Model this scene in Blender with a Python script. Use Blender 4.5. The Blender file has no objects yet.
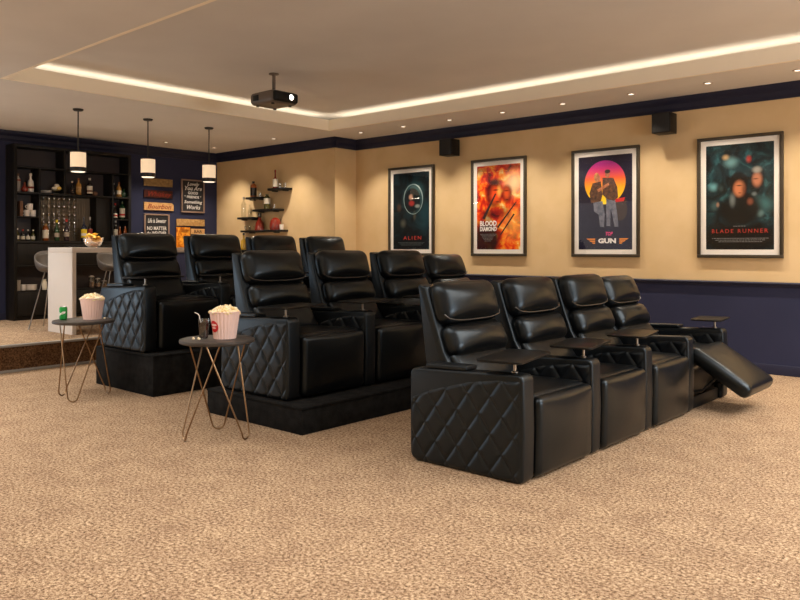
import bpy, bmesh, math, random
from mathutils import Vector, Matrix
random.seed(7)
C = bpy.context.scene.collection
PI = math.pi
D = math.radians

# ------------------------------------------------------------------ materials
def nd(nt, typ, **kw):
    n = nt.nodes.new(typ)
    for k, v in kw.items():
        if k.startswith('_'):
            setattr(n, k[1:], v)
        else:
            n.inputs[k.replace('__', ' ')].default_value = v
    return n

def rgba(c):
    return (c[0], c[1], c[2], 1.0)

def srgb(r, g, b):
    f = lambda v: (v / 255 / 12.92) if v / 255 <= 0.04045 else ((v / 255 + 0.055) / 1.055) ** 2.4
    return (f(r), f(g), f(b))

def pmat(name, col, rough=0.5, metal=0.0, spec=0.5, noise=None, bump=None, emit=None, coat=0.0, coords='Object'):
    """noise=(scale, second colour, detail), bump=(scale, strength)"""
    m = bpy.data.materials.new(name)
    m.use_nodes = True
    nt = m.node_tree
    p = nt.nodes['Principled BSDF']
    p.inputs['Base Color'].default_value = rgba(col)
    p.inputs['Roughness'].default_value = rough
    p.inputs['Metallic'].default_value = metal
    p.inputs['Specular IOR Level'].default_value = spec
    p.inputs['Coat Weight'].default_value = coat
    tc = nd(nt, 'ShaderNodeTexCoord')
    if noise:
        n = nd(nt, 'ShaderNodeTexNoise', Scale=noise[0], Detail=noise[2] if len(noise) > 2 else 4.0)
        nt.links.new(tc.outputs[coords], n.inputs['Vector'])
        r = nd(nt, 'ShaderNodeValToRGB')
        r.color_ramp.elements[0].position = 0.32
        r.color_ramp.elements[1].position = 0.68
        r.color_ramp.elements[0].color = rgba(col)
        r.color_ramp.elements[1].color = rgba(noise[1])
        nt.links.new(n.outputs['Fac'], r.inputs['Fac'])
        nt.links.new(r.outputs['Color'], p.inputs['Base Color'])
    if bump:
        n = nd(nt, 'ShaderNodeTexNoise', Scale=bump[0], Detail=5.0)
        nt.links.new(tc.outputs[coords], n.inputs['Vector'])
        b = nd(nt, 'ShaderNodeBump', Strength=bump[1], Distance=0.02)
        nt.links.new(n.outputs['Fac'], b.inputs['Height'])
        nt.links.new(b.outputs['Normal'], p.inputs['Normal'])
    if emit:
        p.inputs['Emission Color'].default_value = rgba(emit[0])
        p.inputs['Emission Strength'].default_value = emit[1]
    return m

def thin_glass(name, tint=(1, 1, 1), refl=0.12, rough=0.02):
    m = bpy.data.materials.new(name)
    m.use_nodes = True
    nt = m.node_tree
    nt.nodes.clear()
    out = nd(nt, 'ShaderNodeOutputMaterial')
    tr = nd(nt, 'ShaderNodeBsdfTransparent', Color=rgba(tint))
    gl = nd(nt, 'ShaderNodeBsdfGlossy', Roughness=rough)
    lw = nd(nt, 'ShaderNodeLayerWeight', Blend=0.5)
    pw = nd(nt, 'ShaderNodeMath', _operation='POWER'); pw.inputs[1].default_value = 6.0
    ma = nd(nt, 'ShaderNodeMath', _operation='MULTIPLY_ADD'); ma.inputs[1].default_value = 1 - refl; ma.inputs[2].default_value = refl
    mx = nd(nt, 'ShaderNodeMixShader')
    nt.links.new(lw.outputs['Facing'], pw.inputs[0]); nt.links.new(pw.outputs[0], ma.inputs[0])
    nt.links.new(ma.outputs[0], mx.inputs[0])
    nt.links.new(tr.outputs[0], mx.inputs[1])
    nt.links.new(gl.outputs[0], mx.inputs[2])
    nt.links.new(mx.outputs[0], out.inputs[0])
    return m

def wood(name, c1, c2, scale=3.0, rough=0.5, stretch=(1, 12, 12), spec=0.4):
    m = bpy.data.materials.new(name)
    m.use_nodes = True
    nt = m.node_tree
    p = nt.nodes['Principled BSDF']
    p.inputs['Roughness'].default_value = rough
    p.inputs['Specular IOR Level'].default_value = spec
    tc = nd(nt, 'ShaderNodeTexCoord')
    mp = nd(nt, 'ShaderNodeMapping')
    mp.inputs['Scale'].default_value = stretch
    n = nd(nt, 'ShaderNodeTexNoise', Scale=scale, Detail=6.0, Distortion=0.6)
    r = nd(nt, 'ShaderNodeValToRGB')
    r.color_ramp.elements[0].position = 0.3
    r.color_ramp.elements[1].position = 0.7
    r.color_ramp.elements[0].color = rgba(c1)
    r.color_ramp.elements[1].color = rgba(c2)
    nt.links.new(tc.outputs['Object'], mp.inputs['Vector'])
    nt.links.new(mp.outputs[0], n.inputs['Vector'])
    nt.links.new(n.outputs['Fac'], r.inputs['Fac'])
    nt.links.new(r.outputs['Color'], p.inputs['Base Color'])
    return m

def carpet_mat(name, c1, c2, c3):
    m = bpy.data.materials.new(name)
    m.use_nodes = True
    nt = m.node_tree
    p = nt.nodes['Principled BSDF']
    p.inputs['Roughness'].default_value = 0.95
    p.inputs['Specular IOR Level'].default_value = 0.1
    tc = nd(nt, 'ShaderNodeTexCoord')
    n1 = nd(nt, 'ShaderNodeTexNoise', Scale=62.0, Detail=3.0, Roughness=0.6)
    n3 = nd(nt, 'ShaderNodeTexNoise', Scale=150.0, Detail=3.0, Roughness=0.7)
    n2 = nd(nt, 'ShaderNodeTexNoise', Scale=5.0, Detail=6.0, Roughness=0.65)
    add = nd(nt, 'ShaderNodeMath', _operation='MULTIPLY_ADD'); add.inputs[1].default_value = 0.9
    sub = nd(nt, 'ShaderNodeMath', _operation='SUBTRACT'); sub.inputs[1].default_value = 0.45
    r = nd(nt, 'ShaderNodeValToRGB')
    e = r.color_ramp.elements
    e[0].position = 0.30; e[0].color = rgba(c1)
    e[1].position = 0.72; e[1].color = rgba(c3)
    k = e.new(0.48); k.color = rgba(c2)
    mix = nd(nt, 'ShaderNodeMixRGB', _blend_type='MULTIPLY')
    mix.inputs[0].default_value = 1.0
    r2 = nd(nt, 'ShaderNodeValToRGB')
    r2.color_ramp.elements[0].position = 0.32; r2.color_ramp.elements[0].color = (0.80, 0.76, 0.75, 1)
    r2.color_ramp.elements[1].position = 0.66; r2.color_ramp.elements[1].color = (1.06, 1.06, 1.04, 1)
    b = nd(nt, 'ShaderNodeBump', Strength=0.7, Distance=0.02)
    L = nt.links.new
    for q in (n1, n2, n3): L(tc.outputs['Object'], q.inputs['Vector'])
    L(n3.outputs['Fac'], add.inputs[0]); L(n1.outputs['Fac'], add.inputs[2]); L(add.outputs[0], sub.inputs[0])
    L(sub.outputs[0], r.inputs['Fac']); L(n2.outputs['Fac'], r2.inputs['Fac'])
    L(r.outputs['Color'], mix.inputs[1]); L(r2.outputs['Color'], mix.inputs[2])
    L(mix.outputs[0], p.inputs['Base Color'])
    L(sub.outputs[0], b.inputs['Height']); L(b.outputs['Normal'], p.inputs['Normal'])
    return m

def leather(name, col, rough):
    m = bpy.data.materials.new(name)
    m.use_nodes = True
    nt = m.node_tree
    p = nt.nodes['Principled BSDF']
    p.inputs['Base Color'].default_value = rgba(col)
    p.inputs['Roughness'].default_value = rough
    p.inputs['Specular IOR Level'].default_value = 0.48
    p.inputs['Specular Tint'].default_value = (0.70, 0.86, 1.0, 1)
    tc = nd(nt, 'ShaderNodeTexCoord')
    n1 = nd(nt, 'ShaderNodeTexNoise', Scale=7.0, Detail=2.0)
    n2 = nd(nt, 'ShaderNodeTexVoronoi', Scale=240.0)
    add = nd(nt, 'ShaderNodeMath', _operation='MULTIPLY_ADD')
    add.inputs[1].default_value = 0.06
    b = nd(nt, 'ShaderNodeBump', Strength=0.06, Distance=0.02)
    L = nt.links.new
    L(tc.outputs['Object'], n1.inputs['Vector']); L(tc.outputs['Object'], n2.inputs['Vector'])
    L(n2.outputs['Distance'], add.inputs[0]); L(n1.outputs['Fac'], add.inputs[2])
    L(add.outputs[0], b.inputs['Height']); L(b.outputs['Normal'], p.inputs['Normal'])
    return m

M = {}
M['carpet'] = carpet_mat('tan_carpet', srgb(88, 68, 50), srgb(165, 137, 109), srgb(222, 198, 168))
M['riser'] = carpet_mat('brown_riser_carpet', srgb(50, 33, 20), srgb(92, 66, 44), srgb(130, 98, 68))
M['tan'] = pmat('tan_wall_paint', srgb(219, 190, 146), 0.85, spec=0.2, noise=(3.0, srgb(212, 182, 136), 6), bump=(60, 0.04))
M['navy'] = pmat('navy_wall_paint', srgb(46, 49, 74), 0.7, spec=0.2, noise=(2.0, srgb(43, 46, 70), 3))
M['navytrim'] = pmat('navy_trim_paint', srgb(36, 37, 56), 0.5, spec=0.25)
M['ceil'] = pmat('ceiling_paint', srgb(222, 217, 211), 0.9, spec=0.1, noise=(1.5, srgb(216, 211, 205), 3))
M['nose'] = pmat('brushed_step_nosing', srgb(150, 146, 140), 0.4, 0.3)
M['leather'] = leather('black_leather', (0.0035, 0.0037, 0.004), 0.31)
M['leather2'] = leather('black_leather_matte', (0.004, 0.0043, 0.005), 0.38)
M['piping'] = pmat('black_piping', (0.05, 0.045, 0.04), 0.25)
M['plastic'] = pmat('black_tray_laminate', (0.005, 0.005, 0.005), 0.33, spec=0.2)
M['steel'] = pmat('brushed_steel', srgb(170, 165, 158), 0.3, 1.0)
M['brass'] = pmat('bronze_wire', srgb(150, 122, 92), 0.32, 1.0)
M['suede'] = pmat('charcoal_carpet', (0.007, 0.007, 0.0072), 0.95, spec=0.1, noise=(14, (0.017, 0.017, 0.017), 8), bump=(120, 0.5))
M['ttop'] = wood('dark_table_top', (0.035, 0.029, 0.025), (0.065, 0.053, 0.045), 4, 0.5, (1, 8, 8))
M['cab'] = wood('espresso_cabinet', (0.007, 0.0058, 0.005), (0.013, 0.011, 0.0095), 2, 0.5, (10, 10, 1), 0.22)
M['cabback'] = pmat('cabinet_back_panel', srgb(58, 50, 50), 0.6)
M['white'] = pmat('white_laminate', srgb(232, 226, 220), 0.4, noise=(2, srgb(226, 220, 214), 3))
M['shell'] = pmat('warm_grey_shell', srgb(92, 86, 82), 0.45)
M['black'] = pmat('black_plastic', (0.006, 0.006, 0.006), 0.45, spec=0.25)
M['bmetal'] = pmat('black_metal', (0.015, 0.014, 0.013), 0.4, 0.2)
M['projgrey'] = pmat('projector_grey', srgb(96, 84, 74), 0.4)
M['lens'] = pmat('lit_lens', (0.9, 0.9, 0.85), 0.1, emit=((1, 0.93, 0.8), 7))
M['shade'] = pmat('frosted_shade', srgb(225, 200, 165), 0.6, emit=((1, 0.74, 0.48), 0.62))
M['diff'] = pmat('pendant_diffuser', srgb(250, 240, 220), 0.6, emit=((1, 0.88, 0.68), 1.1))
M['dl_trim'] = pmat('downlight_trim', srgb(196, 180, 164), 0.4)
M['dl_lamp'] = pmat('downlight_lamp', (1, 0.95, 0.85), 0.4, emit=((1, 0.88, 0.72), 2.6))
M['frame'] = pmat('bronze_frame', srgb(74, 66, 54), 0.4, 0.35)
M['frame2'] = pmat('taupe_frame', srgb(142, 116, 100), 0.6)
M['mat'] = pmat('ivory_mat_board', srgb(244, 238, 230), 0.8)
M['pane'] = thin_glass('clear_pane', (1, 1, 1), 0.04, 0.01)
M['glass'] = thin_glass('clear_glass', (0.90, 0.92, 0.92), 0.10, 0.03)
M['cerw'] = pmat('white_ceramic', srgb(238, 230, 222), 0.25)
M['plank'] = wood('honey_plank', srgb(150, 110, 60), srgb(205, 165, 105), 3, 0.6, (1, 10, 10))
M['plankpale'] = wood('olive_plank', srgb(120, 95, 55), srgb(160, 130, 82), 3, 0.6, (1, 10, 10))
M['plankred'] = wood('red_brown_plank', srgb(44, 14, 8), srgb(80, 28, 14), 3, 0.5, (1, 10, 10))
M['planklt'] = wood('light_plank', srgb(190, 140, 85), srgb(225, 178, 118), 3, 0.6, (1, 10, 10))
M['slate'] = pmat('chalkboard_slate', srgb(26, 24, 26), 0.8, noise=(6, srgb(36, 34, 36), 5))
M['chalk'] = pmat('white_chalk', srgb(225, 220, 215), 0.9)
M['inkred'] = pmat('red_brown_ink', srgb(140, 44, 22), 0.7)
M['inkdark'] = pmat('dark_ink', srgb(40, 26, 20), 0.7)
M['inkfade'] = pmat('faded_ink', srgb(176, 132, 72), 0.7)
M['red'] = pmat('bright_red', srgb(205, 30, 36), 0.5)
M['titlered'] = pmat('title_red', srgb(190, 48, 32), 0.6)
M['white_ink'] = pmat('white_ink', srgb(240, 236, 232), 0.6)
M['grey_ink'] = pmat('grey_ink', srgb(120, 120, 118), 0.7)
M['pink_ink'] = pmat('pink_ink', srgb(225, 60, 130), 0.6)
M['orange_ink'] = pmat('orange_ink', srgb(235, 140, 30), 0.6)
M['canGreen'] = pmat('green_can', srgb(20, 140, 58), 0.28, 0.25)
M['alu'] = pmat('aluminium', srgb(200, 200, 200), 0.3, 1.0)
M['paper'] = pmat('ribbed_paper', srgb(236, 205, 196), 0.7)
M['popcorn'] = pmat('popcorn', srgb(252, 244, 220), 0.8, noise=(40, srgb(244, 214, 150), 3))
M['cola'] = pmat('cola', (0.012, 0.003, 0.002), 0.05)
M['amber'] = pmat('amber_glass', srgb(140, 70, 20), 0.1, spec=0.8)
M['gold'] = pmat('gold_bottle', srgb(190, 140, 70), 0.25, 0.2)
M['greenglass'] = pmat('green_glass', srgb(30, 66, 38), 0.1, spec=0.8)
M['olive'] = pmat('olive_glass', srgb(70, 66, 22), 0.1, spec=0.8)
M['darkglass'] = pmat('dark_glass', srgb(24, 16, 14), 0.1, spec=0.8)
M['redglass'] = pmat('red_glass', srgb(128, 36, 20), 0.1, spec=0.8)
M['yellowglass'] = pmat('yellow_glass', srgb(190, 150, 40), 0.1, spec=0.8)
M['purple'] = pmat('purple_glass', srgb(46, 28, 40), 0.12, spec=0.8)
M['blueglass'] = pmat('blue_glass', srgb(22, 34, 60), 0.1, spec=0.8)
M['labelw'] = pmat('cream_label', srgb(230, 222, 204), 0.7)
M['labely'] = pmat('yellow_label', srgb(235, 205, 40), 0.6)
M['labelr'] = pmat('red_label', srgb(190, 40, 30), 0.6)
M['crisp'] = pmat('golden_crisps', srgb(236, 186, 62), 0.6, noise=(20, srgb(248, 216, 120), 3))
M['brownbook'] = pmat('brown_book', srgb(120, 84, 62), 0.7)
M['taupe'] = pmat('grey_glaze', srgb(170, 158, 146), 0.4)
M['mech'] = pmat('dark_mechanism', (0.02, 0.02, 0.02), 0.45, 0.6)

# ------------------------------------------------------------------ mesh builder
class MB:
    def __init__(s):
        s.v = []; s.f = []
    def add(s, vs, fs, mtx=None):
        o = len(s.v)
        s.v += [tuple(mtx @ Vector(p)) if mtx else tuple(p) for p in vs]
        s.f += [tuple(i + o for i in f) for f in fs]
        return s
    def from_bm(s, bm, mtx=None):
        bm.verts.index_update()
        s.add([v.co.copy() for v in bm.verts], [[v.index for v in f.verts] for f in bm.faces], mtx)
        bm.free()
        return s
    def box(s, x0, x1, y0, y1, z0, z1, bev=0.0, seg=2, mtx=None):
        bm = bmesh.new()
        bmesh.ops.create_cube(bm, size=1)
        for v in bm.verts:
            v.co = Vector(((x0 + x1) / 2 + v.co.x * (x1 - x0), (y0 + y1) / 2 + v.co.y * (y1 - y0), (z0 + z1) / 2 + v.co.z * (z1 - z0)))
        if bev > 0:
            bmesh.ops.bevel(bm, geom=bm.edges[:], offset=bev, segments=seg, profile=0.5, affect='EDGES')
        return s.from_bm(bm, mtx)
    def prism(s, poly, a0, a1, axis='y', bev=0.0, seg=2, mtx=None):
        """poly in the two other axes (x,z for y; y,z for x; x,y for z)"""
        bm = bmesh.new()
        def mk(p, a):
            return {'y': (p[0], a, p[1]), 'x': (a, p[0], p[1]), 'z': (p[0], p[1], a)}[axis]
        va = [bm.verts.new(mk(p, a0)) for p in poly]
        vb = [bm.verts.new(mk(p, a1)) for p in poly]
        fa = bm.faces.new(va); fb = bm.faces.new(vb[::-1])
        n = len(poly)
        for i in range(n):
            bm.faces.new((va[i], vb[i], vb[(i + 1) % n], va[(i + 1) % n]))
        bmesh.ops.recalc_face_normals(bm, faces=bm.faces[:])
        if bev > 0:
            ed = [e for e in bm.edges if any(f in e.link_faces for f in (fa, fb))]
            bmesh.ops.bevel(bm, geom=ed, offset=bev, segments=seg, profile=0.5, affect='EDGES')
        return s.from_bm(bm, mtx)
    def lathe(s, prof, cx=0, cy=0, cz=0, seg=20, close=True, mtx=None):
        vs = []; fs = []
        n = len(prof)
        for i in range(seg):
            a = 2 * PI * i / seg
            for r, z in prof:
                vs.append((cx + r * math.cos(a), cy + r * math.sin(a), cz + z))
        for i in range(seg):
            j = (i + 1) % seg
            for k in range(n - 1):
                fs.append((i * n + k, j * n + k, j * n + k + 1, i * n + k + 1))
        if close:
            if prof[0][0] > 1e-5: fs.append(tuple(i * n for i in range(seg))[::-1])
            if prof[-1][0] > 1e-5: fs.append(tuple(i * n + n - 1 for i in range(seg)))
        return s.add(vs, fs, mtx)
    def tube(s, pts, r, seg=8, closed=False, mtx=None):
        pts = [Vector(p) for p in pts]
        n = len(pts); vs = []; fs = []
        up = Vector((0, 0, 1)); prev = None
        for i, p in enumerate(pts):
            if closed: t = pts[(i + 1) % n] - pts[i - 1]
            else: t = pts[min(i + 1, n - 1)] - pts[max(i - 1, 0)]
            t.normalize()
            if prev is None:
                u = t.cross(up)
                if u.length < 1e-3: u = t.cross(Vector((1, 0, 0)))
                u.normalize()
            else:
                u = prev - t * prev.dot(t); u.normalize()
            prev = u
            w = t.cross(u)
            for k in range(seg):
                a = 2 * PI * k / seg
                vs.append(p + u * (r * math.cos(a)) + w * (r * math.sin(a)))
        for i in range(n if closed else n - 1):
            j = (i + 1) % n
            for k in range(seg):
                l = (k + 1) % seg
                fs.append((i * seg + k, i * seg + l, j * seg + l, j * seg + k))
        if not closed:
            fs.append(tuple(range(seg))[::-1]); fs.append(tuple((n - 1) * seg + k for k in range(seg)))
        return s.add(vs, fs, mtx)
    def cushion(s, h, r, puff=(0, 0, 0), n=7, mtx=None, fn=None):
        """soft rounded box: half sizes h, edge radius r, each face pair puffed out by puff"""
        def axis(hh):
            out = [-hh + r * (1 - math.cos(a)) for a in (0, PI / 8, PI / 4, 3 * PI / 8)]
            m = [-(hh - r) + 2 * (hh - r) * i / n for i in range(n + 1)]
            return out + m + [-q for q in out[::-1]]
        ax = [axis(q) for q in h]
        idx = {}; vs = []; fs = []
        def vert(i, j, k):
            key = (i, j, k)
            if key in idx: return idx[key]
            p = Vector((ax[0][i], ax[1][j], ax[2][k]))
            c = Vector([max(-(h[q] - r), min(h[q] - r, p[q])) for q in range(3)])
            d = p - c
            if d.length > 1e-9: p2 = c + d.normalized() * r
            else: p2 = p
            u = [p[q] / h[q] for q in range(3)]
            for q in range(3):
                o = [z for z in range(3) if z != q]
                w = max(0, 1 - u[o[0]] ** 2) ** 1.5 * max(0, 1 - u[o[1]] ** 2) ** 1.3
                p2[q] += puff[q] * w * (u[q] if abs(u[q]) > 0.5 else u[q])
            if fn: p2 = Vector(fn(p2, u))
            idx[key] = len(vs); vs.append(p2)
            return idx[key]
        N = [len(a) - 1 for a in ax]
        for q in range(3):
            a, b = [z for z in range(3) if z != q]
            for side in (0, N[q]):
                for i in range(N[a]):
                    for j in range(N[b]):
                        def g(ii, jj):
                            t = [0, 0, 0]; t[q] = side; t[a] = ii; t[b] = jj
                            return vert(*t)
                        fs.append((g(i, j), g(i + 1, j), g(i + 1, j + 1), g(i, j + 1)))
        return s.add(vs, fs, mtx)
    def mesh(s, name, mat, smooth=True, recalc=True):
        me = bpy.data.meshes.new(name)
        me.from_pydata(s.v, [], s.f)
        if recalc:
            bm = bmesh.new(); bm.from_mesh(me)
            bmesh.ops.recalc_face_normals(bm, faces=bm.faces[:])
            bm.to_mesh(me); bm.free()
        if smooth:
            for p in me.polygons: p.use_smooth = True
            try: me.set_sharp_from_angle(angle=D(38))
            except Exception: pass
        me.materials.append(mat)
        return me
    def build(s, name, mat, parent=None, loc=(0, 0, 0), rot=(0, 0, 0), smooth=True):
        o = bpy.data.objects.new(name, s.mesh(name, mat, smooth))
        C.objects.link(o)
        o.location = loc; o.rotation_euler = rot
        if parent: o.parent = parent
        return o

def tag(o, label, cat, group=None, kind=None):
    o['label'] = label; o['category'] = cat
    if group: o['group'] = group
    if kind: o['kind'] = kind
    return o

def struct(o):
    o['kind'] = 'structure'
    return o

def thing(name, label, cat, loc=(0, 0, 0), rotz=0.0, group=None):
    o = bpy.data.objects.new(name, None)
    o.empty_display_size = 0.05
    C.objects.link(o)
    o.location = loc; o.rotation_euler = (0, 0, rotz)
    return tag(o, label, cat, group)

def copy_tree(o, parent=None):
    c = o.copy(); C.objects.link(c)
    if parent: c.parent = parent
    for ch in list(o.children):
        copy_tree(ch, c)
    return c

def text_mb(txt, size, width=None, align='CENTER', shear=0.0, extrude=0.0006, bold=0.0, spacing=1.0):
    cu = bpy.data.curves.new('lettering', 'FONT')
    cu.body = txt; cu.size = size; cu.align_x = align; cu.align_y = 'CENTER'
    cu.shear = shear; cu.extrude = extrude; cu.resolution_u = 2; cu.offset = bold; cu.space_character = spacing
    o = bpy.data.objects.new('lettering', cu); C.objects.link(o)
    bpy.context.view_layer.update()
    me = bpy.data.meshes.new_from_object(o.evaluated_get(bpy.context.evaluated_depsgraph_get()))
    mb = MB()
    vs = [v.co.copy() for v in me.vertices]
    if width and vs:
        w = max(v.x for v in vs) - min(v.x for v in vs)
        k = width / max(w, 1e-6)
        for v in vs: v.x *= k
    mb.add(vs, [list(p.vertices) for p in me.polygons])
    bpy.data.objects.remove(o); bpy.data.curves.remove(cu); bpy.data.meshes.remove(me)
    return mb

# ------------------------------------------------------------------ room shell
XB, YR, YS, XJ = -11.40, 8.43, 7.97, -8.35      # bar wall, poster wall, shelf wall, jog
XF, YN, ZC, ZT = 3.2, -2.0, 3.0, 3.228            # screen end, near side, soffit, tray ceiling
STEP_X, STEP_Z = -8.33, 0.285

struct(MB().box(STEP_X, XF, YN, YR, -0.1, 0).build('floor', M['carpet'], smooth=False))
struct(MB().box(XB, STEP_X - 0.012, YN, YR, -0.1, STEP_Z).build('floor_raised', M['carpet'], smooth=False))
struct(MB().box(STEP_X - 0.012, STEP_X, YN, YS, 0.0, STEP_Z - 0.02).build('trim_1', M['riser'], smooth=False))
struct(MB().box(STEP_X - 0.05, STEP_X + 0.012, YN, YS, STEP_Z - 0.02, STEP_Z + 0.004, 0.004).build('trim_2', M['nose']))
struct(MB().box(STEP_X, STEP_X + 0.014, YN, YS, 0.0, 0.028, 0.004).build('trim_3', M['nose']))
struct(MB().box(XB - 0.1, XB, YN, YR + 0.1, -0.1, 3.6).build('wall_back', M['navy'], smooth=False))
struct(MB().box(XJ, XF, YR, YR + 0.1, -0.1, 3.6).build('wall_right', M['tan'], smooth=False))
struct(MB().box(XB, XJ, YS, YR + 0.1, -0.1, 3.6).build('wall_corner', M['tan'], smooth=False))
struct(MB().box(XF, XF + 0.1, YN, YR, -0.1, 3.6).build('wall_front', M['tan'], smooth=False))
struct(MB().box(XB, XF, YN - 0.1, YN, -0.1, 3.6).build('wall_left', M['tan'], smooth=False))
# navy wainscot, rail, baseboards
struct(MB().box(XJ, XF, YR - 0.008, YR, 0.0, 0.93).build('wall_right_wainscot', M['navy'], smooth=False))
rail = [(0, 0.905), (-0.018, 0.908), (-0.022, 0.925), (-0.034, 0.932), (-0.036, 0.945), (-0.026, 0.956), (0, 0.957)]
struct(MB().prism([(YR - 0.008 + p[0], p[1]) for p in rail], XJ, XF, 'x').build('trim_4', M['navytrim']))
base = [(0, 0), (-0.018, 0), (-0.018, 0.085), (-0.010, 0.10), (0, 0.104)]
struct(MB().prism([(YR - 0.008 + p[0], p[1]) for p in base], XJ, XF, 'x').build('baseboard_right', M['navytrim']))
struct(MB().prism([(XB - p[0], p[1] + STEP_Z) for p in base], YN, YS, 'y').build('baseboard_back', M['navytrim']))
# crown moulding, one stepped profile (offset into the room, z)
crown = [(0, 2.845), (0.016, 2.845), (0.020, 2.870), (0.030, 2.880), (0.034, 2.925), (0.055, 2.945), (0.066, 2.968), (0.072, 2.985), (0.072, 3.0), (0, 3.0)]
struct(MB().prism([(YR - p[0], p[1]) for p in crown], XJ, XF, 'x').build('trim_5', M['navytrim']))
struct(MB().prism([(XJ + p[0], p[1]) for p in crown], YS - 0.072, YR, 'y').build('trim_6', M['navytrim']))
struct(MB().prism([(YS - p[0], p[1]) for p in crown], XB, XJ + 0.072, 'x').build('trim_7', M['navytrim']))
struct(MB().prism([(XB + p[0], p[1]) for p in crown], YN, YS, 'y').build('trim_8', M['navytrim']))
# soffit ring with the light cove, and the raised tray ceiling
TX0, TX1, TY0, TY1 = -7.93, 1.6, 3.035, 7.45
mb = MB()
mb.box(XB, TX0, YN, YR, ZC, ZC + 0.03)
mb.box(TX1, XF, YN, YR, ZC, ZC + 0.03)
mb.box(TX0, TX1, YN, TY0, ZC, ZC + 0.03)
mb.box(TX0, TX1, TY1, YR, ZC, ZC + 0.03)
struct(mb.build('ceiling', M['ceil'], smooth=False))
mb = MB()
lip = 0.15
mb.box(TX0 - 0.03, TX0 + 0.004, TY0 - 0.03, TY1 + 0.03, ZC - 0.002, ZC + lip)
mb.box(TX1 - 0.004, TX1 + 0.03, TY0 - 0.03, TY1 + 0.03, ZC - 0.002, ZC + lip)
mb.box(TX0, TX1, TY0 - 0.03, TY0 + 0.004, ZC - 0.002, ZC + lip)
mb.box(TX0, TX1, TY1 - 0.004, TY1 + 0.03, ZC - 0.002, ZC + lip)
struct(mb.build('trim_9', pmat('lit_fascia_paint', srgb(250, 238, 216), 0.85, spec=0.1), smooth=False))  # fascia lighter than the ceiling paint, its brightness put into the colour
mb = MB()
mb.box(TX0 - 0.4, TX1 + 0.4, TY0 - 0.4, TY1 + 0.4, ZT, ZT + 0.05)
mb.box(TX0 - 0.45, TX0 - 0.38, TY0 - 0.45, TY1 + 0.45, ZC + 0.03, ZT + 0.05)
mb.box(TX1 + 0.38, TX1 + 0.45, TY0 - 0.45, TY1 + 0.45, ZC + 0.03, ZT + 0.05)
mb.box(TX0 - 0.38, TX1 + 0.38, TY0 - 0.45, TY0 - 0.38, ZC + 0.03, ZT + 0.05)
mb.box(TX0 - 0.38, TX1 + 0.38, TY1 + 0.38, TY1 + 0.45, ZC + 0.03, ZT + 0.05)
struct(mb.build('ceiling_tray', M['ceil'], smooth=False))

# ------------------------------------------------------------------ recliners
AW, PITCH = 0.125, 0.806
AY = -0.466                                     # outer face of the left arm in the chair's frame

def arc(cx, cz, r, a0, a1, n=5):
    return [(cx + r * math.cos(D(a0 + (a1 - a0) * i / n)), cz + r * math.sin(D(a0 + (a1 - a0) * i / n))) for i in range(n + 1)]

def seam_z(x):
    pts = [(-0.80, 0.388), (-0.62, 0.458), (-0.36, 0.530), (-0.17, 0.562), (0.0, 0.570)]
    for (x0, z0), (x1, z1) in zip(pts, pts[1:]):
        if x <= x1:
            t = (x - x0) / (x1 - x0)
            return z0 + (z1 - z0) * t
    return 0.57

def arm_mesh():
    poly = arc(-0.035, 0.042, 0.04, -90, 0) + [(0.012, 0.3)] + arc(-0.035, 0.565, 0.04, 0, 85) + arc(-0.765, 0.525, 0.045, 95, 180) + arc(-0.745, 0.067, 0.065, 180, 270)
    return MB().prism(poly, 0.004, AW - 0.004, 'y', 0.014, 3)

def quilt_mesh():
    nx, nz = 150, 110
    vs = []; fs = []
    W, H = 0.158, 0.212
    for i in range(nx + 1):
        x = -0.802 + 0.792 * i / nx
        zb = 0.010
        d = x + 0.807
        if d < 0.06: zb = 0.010 + 0.06 - math.sqrt(max(0, 0.06 ** 2 - (0.06 - d) ** 2))
        zt = seam_z(x)
        for k in range(nz + 1):
            z = zb + (zt - zb) * k / nz
            u = x / W + z / H + 0.15; v = x / W - z / H + 0.55
            du = abs(u - round(u)); dv = abs(v - round(v))
            f = min(du, dv) * 2
            pil = 1 - (1 - min(1.0, f * 1.05)) ** 4.5
            e = min(i, nx - i) / 5.0; g = min(k, nz - k) / 4.0
            edge = min(1, e) ** 0.5 * min(1, g) ** 0.5
            vs.append((x, 0.006 - edge * (0.003 + 0.0105 * pil), z))
    for i in range(nx):
        for k in range(nz):
            a = i * (nz + 1) + k
            fs.append((a, a + nz + 1, a + nz + 2, a + 1))
    return MB().add(vs, fs)

def lid_mesh():
    return MB().cushion((0.155, 0.056, 0.014), 0.010, (0, 0, 0.003), 5, Matrix.Translation((-0.535, AW / 2, 0.597)) @ Matrix.Rotation(D(-2.0), 4, 'Y'))

def add_arm(root, y, quilt=True):
    a = arm_mesh().build('armrest', M['leather2'], root, (0, y, 0))
    if quilt:
        q = quilt_mesh().build('quilted_panel', M['leather2'], a)
        q['label'] = 'diamond quilted black leather side panel'
    lid_mesh().build('armrest_lid', M['leather2'], a)
    return a

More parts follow.
